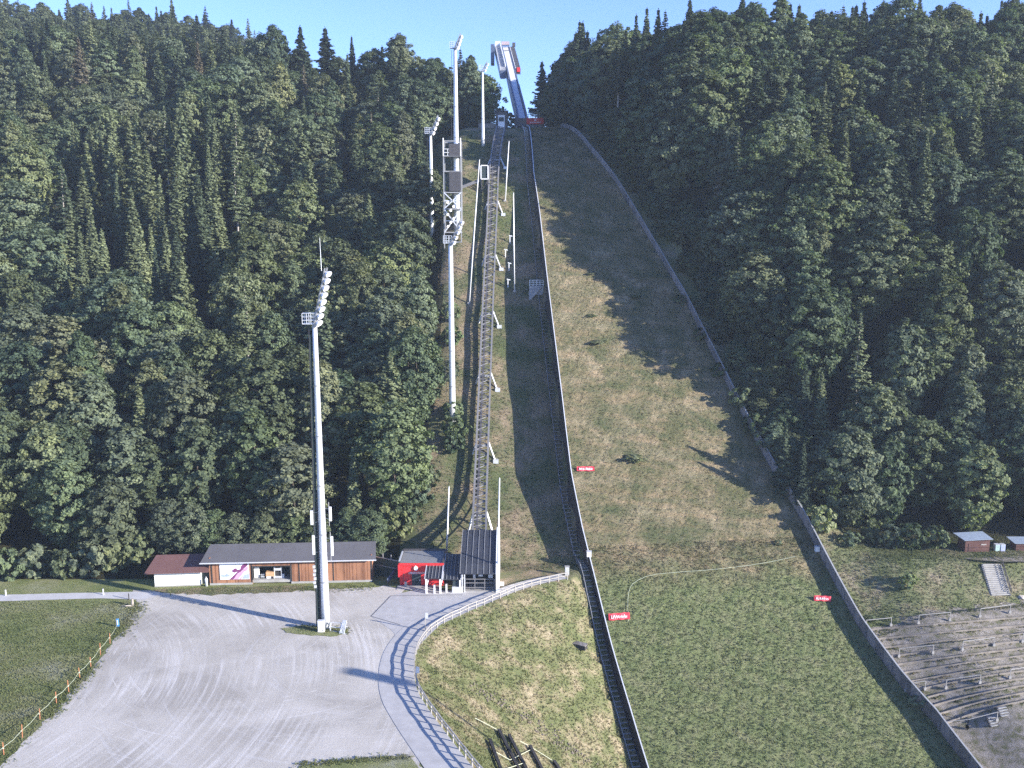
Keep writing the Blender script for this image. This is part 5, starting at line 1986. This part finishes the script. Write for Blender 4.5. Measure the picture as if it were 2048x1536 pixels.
landmark('spruce_tree', 1515, 125, 34, 0, 'mid', 'broad dark spruce rising from the round crowns of the right slope', 1.6)
landmark('spruce_tree', 1988, 128, 36, 6, 'mid', 'tall spruce with a long bare trunk below its crown near the right photo edge', 1.1)
landmark('spruce_tree', 607, 130, 31, 6, 'grey', 'thin grey spruce with a bare pale trunk high on the left slope', .9)
landmark('spruce_tree', 580, 232, 30, 6, 'mid', 'half-bare spruce with a pale trunk in the upper middle of the left slope', .9)
landmark('spruce_tree', 742, 225, 30, 6, 'grey', 'half-bare grey spruce with a pale trunk right of centre on the left slope', .9)
landmark('spruce_tree', 1572, 850, 17, 3, 'mid', 'ragged spruce close behind the right wall, throwing a feathery shadow', 1.1, 200)
landmark('spruce_tree', 1608, 880, 16, 1, 'dark', 'dark spruce behind the right wall, downhill of the ragged one', 1.0, 200)
landmark('beech_tree', 1590, 392, 27, 3, 'light', 'sunlit crown alone above dark shade in the middle of the right slope', 1.0)
landmark('beech_tree', 1640, 428, 25, 6, 'light', 'small sunlit crown just right of the lone bright crown on the right slope', .9)
landmark('beech_tree', 1810, 645, 26, 5, 'light', 'isolated bright crown lit within the dark lower right slope', 1.0)
landmark('beech_tree', 500, 602, 25, 5, 'light', 'pale round treetop in the dark gap left of the tall mast', .9)
landmark('beech_tree', 480, 800, 23, 2, 'mid', 'dense round crown behind the dark-roofed barn, left of the mast', 1.1)
landmark('beech_tree', 345, 690, 27, 6, 'light', 'tall pale leafy tree above the brown-roofed building', 1.0)
landmark('beech_tree', 970, 150, 21, 2, 'mid', 'leafy tree at the right end of the left skyline beside the sky gap', .85, 366)
landmark('beech_tree', 942, 112, 23, 6, 'mid', 'tall leafy tree on the left skyline just right of the highest mast', .9, 366)

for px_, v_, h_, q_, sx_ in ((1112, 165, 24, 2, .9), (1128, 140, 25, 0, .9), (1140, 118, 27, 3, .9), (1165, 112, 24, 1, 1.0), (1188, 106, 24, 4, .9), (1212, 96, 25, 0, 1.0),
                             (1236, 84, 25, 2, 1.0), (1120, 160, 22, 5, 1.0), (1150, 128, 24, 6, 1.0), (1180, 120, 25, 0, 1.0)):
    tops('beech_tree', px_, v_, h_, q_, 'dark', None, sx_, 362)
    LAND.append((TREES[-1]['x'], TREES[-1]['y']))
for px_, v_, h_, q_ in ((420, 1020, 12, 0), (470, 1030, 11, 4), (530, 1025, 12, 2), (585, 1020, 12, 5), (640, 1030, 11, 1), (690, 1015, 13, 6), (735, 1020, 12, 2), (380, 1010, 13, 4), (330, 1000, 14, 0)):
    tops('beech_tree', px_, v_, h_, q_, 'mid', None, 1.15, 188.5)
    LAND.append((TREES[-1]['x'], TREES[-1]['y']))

SPC = 10.4


def near_land(x, y, d=5.5):
    return any((x - a) ** 2 + (y - b) ** 2 < d * d for a, b in LAND)


def spruce_prob(x, y, left):
    if left:
        px, py, _ = project(x, y, float(ground(x, y)) + 15)
        p = .20
        if 110 < px < 480 and 300 < py < 600:
            p = .96
        if py < 160:
            p = .45
        if px > 560 and py < 420:
            p = .33
        if py > 650:
            p = .08
        return p
    return .22 + (.12 if y > 330 else 0)


def scatter(x0, x1, y0, y1, ok, left, spc=SPC):
    row = 0
    y = y0
    while y < y1:
        sp = spc * (1 if y < 430 else 1.25)
        x = x0 + (sp / 2 if row % 2 else 0)
        while x < x1:
            xx = x + nrg.uniform(-.36, .36) * sp; yy = y + nrg.uniform(-.36, .36) * sp
            x += sp
            if not ok(xx, yy) or near_land(xx, yy):
                continue
            g = float(ground(xx, yy))
            px, py, dep = project(xx, yy, g + 14)
            lim = 420 if not left else 130
            if px < -110 or px > 2048 + lim:
                continue
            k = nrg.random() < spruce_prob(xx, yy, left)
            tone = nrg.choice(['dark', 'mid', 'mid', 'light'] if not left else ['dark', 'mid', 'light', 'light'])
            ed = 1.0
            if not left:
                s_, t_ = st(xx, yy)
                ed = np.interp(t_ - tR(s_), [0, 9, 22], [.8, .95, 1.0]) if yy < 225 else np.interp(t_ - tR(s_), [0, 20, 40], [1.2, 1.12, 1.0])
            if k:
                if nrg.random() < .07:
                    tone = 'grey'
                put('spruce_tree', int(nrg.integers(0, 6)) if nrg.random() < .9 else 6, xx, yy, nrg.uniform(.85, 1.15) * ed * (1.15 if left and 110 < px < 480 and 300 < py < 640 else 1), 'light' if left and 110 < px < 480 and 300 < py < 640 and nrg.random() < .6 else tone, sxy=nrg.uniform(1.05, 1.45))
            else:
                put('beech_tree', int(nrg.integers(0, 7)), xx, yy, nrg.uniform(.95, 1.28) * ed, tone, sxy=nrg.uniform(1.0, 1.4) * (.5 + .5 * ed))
        y += sp * .87
        row += 1


def ok_left(x, y):
    base = np.interp(x, [-140, -75, -66, -60, -26, -18], [181.5, 181.5, 184, 189, 189, 189])
    if abs(x - MAST_L[0] * y / MAST_L[1]) < 7.5 and MAST_L[1] - 42 < y < MAST_L[1] + 2:
        return False
    return y > base and x < xb(y) - 1 and (y < 425 or x < -60)


def ok_right(x, y):
    s, t = st(x, y)
    d = t - tR(s)
    if y > 384:
        return x > 15 + (y - 384) * .1 and y < 425
    if d < np.interp(y, [190, 215, 240, 300, 380], [16, 11, 8.5, 7, 6]):
        return False
    return y > np.interp(x, [60, 70, 90, 110, 150], [206, 203, 200, 199, 197])


scatter(-330, -8, 180, 620, ok_left, True)
scatter(10, 300, 196, 425, ok_right, False, 9.3)
for _ in range(420):                                   # young trees between the right wall and the wood
    s_ = nrg.uniform(22, 168)
    d_ = nrg.uniform(3.2, 11)
    x_, y_ = xy(s_, float(tR(s_)) + d_)
    if near_land(x_, y_, 3.4) or nrg.random() < .25:
        continue
    LAND.append((x_, y_))
    put('beech_tree', int(nrg.integers(0, 7)), x_, y_, nrg.uniform(.22, .34) + .022 * d_, nrg.choice(['dark', 'mid']), sxy=nrg.uniform(.36, .5) + .02 * d_)

def shrub(px, py, size, tone, note, flat=1.0, f=None):
    p = hit(px, py, f or ground)
    put('shrub', int(nrg.integers(0, 3)), p[0], p[1], size * flat, tone, note, sxy=size, z=p[2])


shrub(1268, 922, 1.35, 'light', 'largest green bush growing alone on the dry landing slope', .42, hill)
shrub(1194, 686, 1.35, 'light', 'low green bush on the dry landing slope below the shadow edge', .25, hill)
shrub(1183, 632, .9, 'light', 'tiny bush on the landing slope just above the low green bush', .25, hill)
shrub(1270, 594, 1.0, 'mid', 'small bush in the shaded middle of the landing slope', .25, hill)
shrub(1556, 1088, .55, 'dark', 'tiny dark tuft near the right wall shadow on the landing slope', .6, hill)
shrub(1180, 548, .9, 'mid', 'flat bush near the left wall high on the landing slope', .22, hill)
shrub(1640, 1062, 1.7, 'light', 'sunlit leafy bush beside the right wall where the bank widens', 1.15)
shrub(1622, 985, 1.5, 'light', 'pale bush in shade uphill of the sunlit bush by the right wall', 1.0)
shrub(1700, 1090, 1.3, 'dark', 'dark bush at the foot of the right forest above the bank', .8)
shrub(1815, 1176, 1.0, 'light', 'small round green bush alone on the grass bank above the terraces', 1.1)
shrub(1840, 1408, 1.1, 'light', 'weedy bush at the left end of the lowest terraces by the wall', .55)
shrub(1742, 1240, .7, 'mid', 'low weeds at the left end of the uppermost terrace', .5)
for i_, (px_, py_, sz_) in enumerate(((1440, 760, 1.5), (1480, 815, 1.7), (1512, 868, 1.6), (1540, 905, 1.8), (1570, 935, 1.5), (1598, 962, 1.7), (1655, 1010, 1.9),
                                      (1690, 1050, 1.8), (1740, 1085, 1.7), (1780, 1095, 1.6), (1820, 1098, 1.8), (1868, 1096, 1.6), (1400, 690, 1.5), (1360, 620, 1.4))):
    shrub(px_, py_, sz_, ['dark', 'mid'][i_ % 2], None, 1.1)
for i_, (px_, v_, y_, sz_) in enumerate(((984, 232, 386, 2.2), (1000, 222, 390, 2.4), (1018, 226, 388, 2.2), (1034, 236, 386, 1.9), (1072, 222, 392, 2.0), (1090, 215, 392, 2.4), (1108, 205, 390, 2.6), (970, 225, 384, 2.3))):
    p_ = aty(px_, v_, y_)
    put('shrub', i_ % 3, p_[0], p_[1], max(1.2, (p_[2] - float(ground(p_[0], p_[1]))) / 3.0), 'dark', None, sxy=sz_)
for i_, (px_, py_, sz_) in enumerate(((20, 1158, 1.9), (75, 1152, 2.0), (130, 1155, 1.8), (180, 1150, 2.1), (232, 1140, 1.9), (262, 1128, 2.0), (760, 1088, 2.1), (792, 1075, 1.9),
                                      (815, 1050, 1.7), (835, 1010, 1.8), (858, 975, 1.6), (905, 905, 1.5), (912, 880, 1.7), (905, 840, 1.5), (900, 760, 1.5), (905, 690, 1.6), (900, 640, 1.5),
                                      (728, 1090, 1.8), (282, 1112, 2.0), (770, 1060, 2.2))):
    shrub(px_, py_, sz_, ['mid', 'light', 'dark'][i_ % 3], None, 1.15)

for t in TREES:
    p = project(t['x'], t['y'], t['z'] + PROTO[t['kind']][t['q']][2] * t['s'] * .7)
    t['px'], t['py'], t['dep'] = p
    cm, tm, h, r = PROTO[t['kind']][t['q']]
    e = thing(t['kind'], (t['x'], t['y'], t['z']), t['note'], 'shrub' if t['kind'] == 'shrub' else 'tree', None, t['r'])
    e.scale = (t['sxy'], t['sxy'], t['s'])
    c = add_obj('crown', cm, e); c.color = t['col']
    k = add_obj('trunk' if t['kind'] != 'shrub' else 'stem', tm, e)
    t['o'], t['c'], t['k'] = e, c, k

# which trees the photo shows: look along a grid of view rays once, keep the 300 largest of a kind as things
bpy.context.view_layer.update()
dg = bpy.context.evaluated_depsgraph_get()
seen = {}
own = {t['c'].name: i for i, t in enumerate(TREES)}
own.update({t['k'].name: i for i, t in enumerate(TREES)})
for py_ in range(2, 1180, 9):
    for px_ in range(2, 2048, 9):
        if py_ > 300 and 1100 < px_ < 1100 + (py_ - 250) * .5:
            continue
        hit_, _, _, _, ob_, _ = SC.ray_cast(dg, Vector((0, 0, HC)), Vector(ray(px_, py_)))
        if hit_ and ob_.name in own:
            i = own[ob_.name]
            seen[i] = seen.get(i, 0) + 1
keep = set()
for kd in ('beech_tree', 'spruce_tree', 'shrub'):
    ids = [i for i, t in enumerate(TREES) if t['kind'] == kd and (seen.get(i, 0) > 1 or t['note'])]
    ids.sort(key=lambda i: -seen.get(i, 0) - (10000 if TREES[i]['note'] else 0))
    print('KIND', kd, len([1 for t in TREES if t['kind'] == kd]), 'seen', len(ids))
    keep.update(ids[:300])
rest = [t for i, t in enumerate(TREES) if i not in keep and t['kind'] != 'shrub']


def words_for(t):
    px, py = t['px'], t['py']
    shape = 'bush'
    if t['kind'] == 'beech_tree':
        shape = ['round', 'oval', 'broad', 'tall', 'wide', 'compact', 'tapering'][t['q']] + ' leafy tree'
    if t['kind'] == 'spruce_tree':
        shape = ['slim spruce', 'tall spruce', 'short spruce', 'ragged spruce', 'narrow spruce', 'thin spruce', 'bare-trunked spruce'][t['q']]
    tone = {'dark': 'dark', 'mid': 'green', 'light': 'pale', 'grey': 'grey'}[t['tone']]
    band = 'skyline' if py < 170 else 'upper' if py < 340 else 'middle' if py < 600 else 'lower' if py < 860 else 'lowest'
    if px < 1040:
        where = ('at the photo edge' if px < 130 else 'left of the spruces' if px < 240 else 'above the white shed' if px < 410 else 'above the barn' if px < 600
                 else 'behind the tall mast' if px < 740 else 'near the lift track')
        return f"{tone} {shape}", f"on the {band} left slope {where}"
    where = ('beside the landing slope' if px < 1040 + (py + 200) * .42 else 'in mid hill' if px < 1760 else 'toward the photo edge')
    return f"{tone} {shape}", f"on the {band} right slope {where}"


ORD = ['leftmost', 'second', 'third', 'fourth', 'fifth', 'sixth', 'seventh', 'eighth', 'ninth', 'tenth']
NUM = ['', 'one', 'two', 'three', 'four', 'five', 'six', 'seven', 'eight', 'nine', 'ten']
same = {}
for i in keep:
    t = TREES[i]
    grp = {'beech_tree': 'leafy trees of the valley forest', 'spruce_tree': 'spruces of the valley forest', 'shrub': 'bushes around the ski jump'}[t['kind']]
    t['o']['group'] = grp
    if not t['note']:
        same.setdefault(words_for(t), []).append(i)
for (a_, b_), ids in same.items():
    ids.sort(key=lambda i: TREES[i]['px'])
    for n_, i in enumerate(ids):
        if len(ids) == 1:
            lab = a_ + ' ' + b_
        else:
            lab = (ORD[n_] if n_ < 10 else 'rightmost') + (' from left' if n_ else '') + f" {a_} {b_}"
        TREES[i]['o']['label'] = lab
for i, t in enumerate(TREES):
    if i not in keep:
        for o_ in (t['c'], t['k'], t['o']):
            bpy.data.objects.remove(o_)

# the rest of the wood, hidden behind the front trees or tiny on the ridge: one mass of trees on points
wood = bpy.data.meshes.new('forest_mass')
wood.from_pydata([(t['x'], t['y'], t['z']) for t in rest], [], [])
for nm, ty in (('rz', 'FLOAT'), ('which', 'INT')):
    wood.attributes.new(nm, ty, 'POINT')
wood.attributes.new('sz', 'FLOAT_VECTOR', 'POINT')
wood.attributes['rz'].data.foreach_set('value', [t['r'] for t in rest])
protos = [('beech_tree', q) for q in range(7)] + [('spruce_tree', q) for q in range(7)]
wood.attributes['which'].data.foreach_set('value', [protos.index((t['kind'], t['q'])) for t in rest])
wood.attributes['sz'].data.foreach_set('vector', [c_ for t in rest for c_ in (t['sxy'], t['sxy'], t['s'])])
wo = add_obj('forest_mass', wood)
wo.color = (.115, .140, .080, 1)
tag(wo, kind='stuff', label='far and hidden trees of the dark mixed forest behind the front rows')
ng = bpy.data.node_groups.new('trees on points', 'GeometryNodeTree')
ng.interface.new_socket('Geometry', in_out='INPUT', socket_type='NodeSocketGeometry')
ng.interface.new_socket('Geometry', in_out='OUTPUT', socket_type='NodeSocketGeometry')
gi, go = ng.nodes.new('NodeGroupInput'), ng.nodes.new('NodeGroupOutput')
jn = ng.nodes.new('GeometryNodeJoinGeometry')


def nattr(nm, ty):
    n = ng.nodes.new('GeometryNodeInputNamedAttribute'); n.data_type = ty; n.inputs[0].default_value = nm
    return n.outputs[0]


rz_, wh_, sz_ = nattr('rz', 'FLOAT'), nattr('which', 'INT'), nattr('sz', 'FLOAT_VECTOR')
cx = ng.nodes.new('ShaderNodeCombineXYZ'); ng.links.new(rz_, cx.inputs[2])
first = {}
for i in keep:
    first.setdefault((TREES[i]['kind'], TREES[i]['q']), TREES[i])
for pi_, key in enumerate(protos):
    if key not in first:
        continue
    cp = ng.nodes.new('FunctionNodeCompare'); cp.data_type = 'INT'; cp.operation = 'EQUAL'
    ng.links.new(wh_, cp.inputs[2]); cp.inputs[3].default_value = pi_
    ob = ng.nodes.new('GeometryNodeObjectInfo'); ob.transform_space = 'ORIGINAL'; ob.inputs[0].default_value = first[key]['c']
    ip = ng.nodes.new('GeometryNodeInstanceOnPoints')
    ng.links.new(gi.outputs[0], ip.inputs['Points']); ng.links.new(cp.outputs[0], ip.inputs['Selection'])
    ng.links.new(ob.outputs['Geometry'], ip.inputs['Instance']); ng.links.new(cx.outputs[0], ip.inputs['Rotation']); ng.links.new(sz_, ip.inputs['Scale'])
    ng.links.new(ip.outputs[0], jn.inputs[0])
ng.links.new(jn.outputs[0], go.inputs[0])
md = wo.modifiers.new('trees', 'NODES'); md.node_group = ng

# ------------------------------------------------------------------ grass tufts: the grain of the meadows
def blade_of(m):
    """the same grass as thin blades: some light passes through"""
    k = m.name + ' blades'
    if k in bpy.data.materials:
        return bpy.data.materials[k]
    q = m.copy(); q.name = k
    nt = q.node_tree
    b = nt.nodes['Principled BSDF']
    for l in list(b.inputs['Normal'].links):
        nt.links.remove(l)
    tr = nt.nodes.new('ShaderNodeBsdfTranslucent')
    nt.links.new(b.inputs['Base Color'].links[0].from_socket, tr.inputs[0])
    ms = nt.nodes.new('ShaderNodeMixShader'); ms.inputs[0].default_value = .45
    nt.links.new(b.outputs[0], ms.inputs[1]); nt.links.new(tr.outputs[0], ms.inputs[2])
    nt.links.new(ms.outputs[0], nt.nodes['Material Output'].inputs[0])
    return q


def tufts(name, m, n, sample, zf, h, label):
    m = blade_of(m)
    h *= .62
    P3 = []
    while len(P3) < n:
        q = sample()
        if q is not None:
            P3.append((q[0], q[1], float(zf(q[0], q[1]))))
    c = np.array(P3)
    n = len(c)
    V, Fs = [], []
    for k in range(3):
        a = nrg.random(n) * 6.283
        ln = h * nrg.uniform(.5, 1.35, n)
        wd = ln * nrg.uniform(.55, 1.0, n)
        dx, dy = np.cos(a) * wd, np.sin(a) * wd
        lx, ly = nrg.normal(0, .8, n) * ln, nrg.normal(0, .8, n) * ln
        ox, oy = nrg.normal(0, h * .5, n), nrg.normal(0, h * .5, n)
        b0 = c + np.stack([ox - dx * .5, oy - dy * .5, np.full(n, -.05)], 1)
        b1 = c + np.stack([ox + dx * .5, oy + dy * .5, np.full(n, -.05)], 1)
        t1 = c + np.stack([ox + dx * .35 + lx, oy + dy * .35 + ly, ln], 1)
        t0 = c + np.stack([ox - dx * .35 + lx, oy - dy * .35 + ly, ln * .8], 1)
        V.append(np.stack([b0, b1, t1, t0], 1).reshape(-1, 3))
    v = np.vstack(V)
    tag(add_obj(name, quad_mesh(name, v, np.arange(len(v)).reshape(-1, 4), [m], smooth_=False)), label, kind='stuff')


def smp_landing(s0, s1):
    def f():
        s_ = nrg.uniform(s0, s1); a_, b_ = float(tL(s_)), float(tR(s_))
        t_ = nrg.uniform(a_ + .4, b_ - .2)
        return xy(s_, t_)
    return f


def smp_px(poly_px, inside, z=0.0):
    x0, y0, x1, y1 = poly_px

    def f():
        p_ = atz(nrg.uniform(x0, x1), nrg.uniform(y0, y1), z)
        return (p_[0], p_[1]) if inside(p_[0], p_[1]) else None
    return f


def in_mound(x, y):
    if y > 182 or y < 96:
        return False
    s_, t_ = st(x, y)
    return t_ < tL(s_) - 2.3 and seg_dist(x, y, FENCE_S)[1] > 0 and seg_dist(x, y, FENCE_S)[0] > .4


tufts('grass_tufts', M['landing'], 30000, smp_landing(-56, 6), hill, .26, 'short dense tufts of the green outrun grass on the lower landing slope')
tufts('grass_tufts', M['landing'], 26000, smp_landing(4, 165), hill, .24, 'sparse dry tufts of grass on the upper landing slope')


def smp_mound():
    x_, y_ = nrg.uniform(-18, 26), nrg.uniform(96, 182)
    return (x_, y_) if in_mound(x_, y_) else None


tufts('grass_tufts', M['mound'], 16000, smp_mound, ground, .30, 'straw coloured and green grass tufts on the mound inside the path bend')


def smp_lawn():
    p_ = atz(nrg.uniform(-80, 285), nrg.uniform(1203, 1545))
    px_, py_, _ = project(p_[0], p_[1], 0)
    edge_ = np.interp(py_, [1203, 1240, 1276, 1330, 1375, 1436, 1505, 1600], [272, 258, 228, 186, 146, 92, 26, -64])
    if px_ < edge_ + nrg.exponential(5):
        return (p_[0], p_[1])


tufts('grass_tufts', M['lawn'], 14000, smp_lawn, lambda x, y: 0.0, .22, 'tufts of lawn grass left of the gravel lot')


def smp_bank():
    x_, y_ = nrg.uniform(60, 118), nrg.uniform(168, 200)
    s_, t_ = st(x_, y_)
    if t_ > tR(s_) + .8 and y_ > 171 + .21 * (x_ - 70) - 1.5:
        return (x_, y_)


tufts('grass_tufts', M['bank'], 12000, smp_bank, ground, .28, 'rough grass tufts on the bank above the terraces')


def smp_corr():
    s_ = nrg.uniform(4, 150)
    x_, y_ = xy(s_, float(tL(s_)) - nrg.uniform(2.6, 36))
    if x_ > xb(y_) and y_ > 181:
        return (x_, y_)


tufts('grass_tufts', M['dry'], 16000, smp_corr, ground, .30, 'dry grass tufts along the lift track beside the jump')


def smp_terr():
    q_ = TERR[int(nrg.integers(0, len(TERR)))]
    k_ = nrg.random() * 9.99
    a_, b_ = q_[int(k_)], q_[int(k_) + 1]
    p_ = a_ + (b_ - a_) * (k_ % 1)
    if math.sin(p_[0] * .9 + p_[1] * 1.7) + math.sin(p_[0] * .37) < -.5:
        return None
    return (p_[0], p_[1] - .12 - nrg.exponential(.12))


tufts('grass_tufts', M['mound'], 1500, smp_terr, lambda x, y: ground(x, y) + .05, .24, 'strips of weedy grass along the fronts of the terrace steps')


def smp_edge():
    k_ = int(nrg.integers(0, 5))
    seg = [((745, 1176), (330, 1184)), ((282, 1208), (235, 1274)), ((190, 1330), (96, 1436)), ((600, 1256), (690, 1262)), ((600, 1530), (820, 1515))][k_]
    u_ = nrg.random()
    p_ = atz(seg[0][0] + (seg[1][0] - seg[0][0]) * u_ + nrg.normal(0, 9), seg[0][1] + (seg[1][1] - seg[0][1]) * u_ + nrg.normal(0, 3.2))
    return (p_[0], p_[1])


tufts('grass_tufts', M['lawn'], 3200, smp_edge, lambda x, y: .05, .24, 'weeds creeping over the edges of the gravel lot')
#TREES_END

# ------------------------------------------------------------------ air of the valley
hz = MB().box((0, 250, 95), (1500, 1400, 260)).build('haze', [])
hz.data.materials.clear()
hm_ = bpy.data.materials.new('morning haze')
hm_.use_nodes = True
hm_.node_tree.nodes.remove(hm_.node_tree.nodes['Principled BSDF'])
vol = hm_.node_tree.nodes.new('ShaderNodeVolumePrincipled')
vol.inputs['Color'].default_value = (.72, .85, 1.0, 1)
vol.inputs['Density'].default_value = .00015
vol.inputs['Anisotropy'].default_value = .1
hm_.node_tree.links.new(vol.outputs[0], hm_.node_tree.nodes['Material Output'].inputs['Volume'])
hz.data.materials.append(hm_)
tag(hz, 'thin blue morning haze filling the valley', kind='stuff')
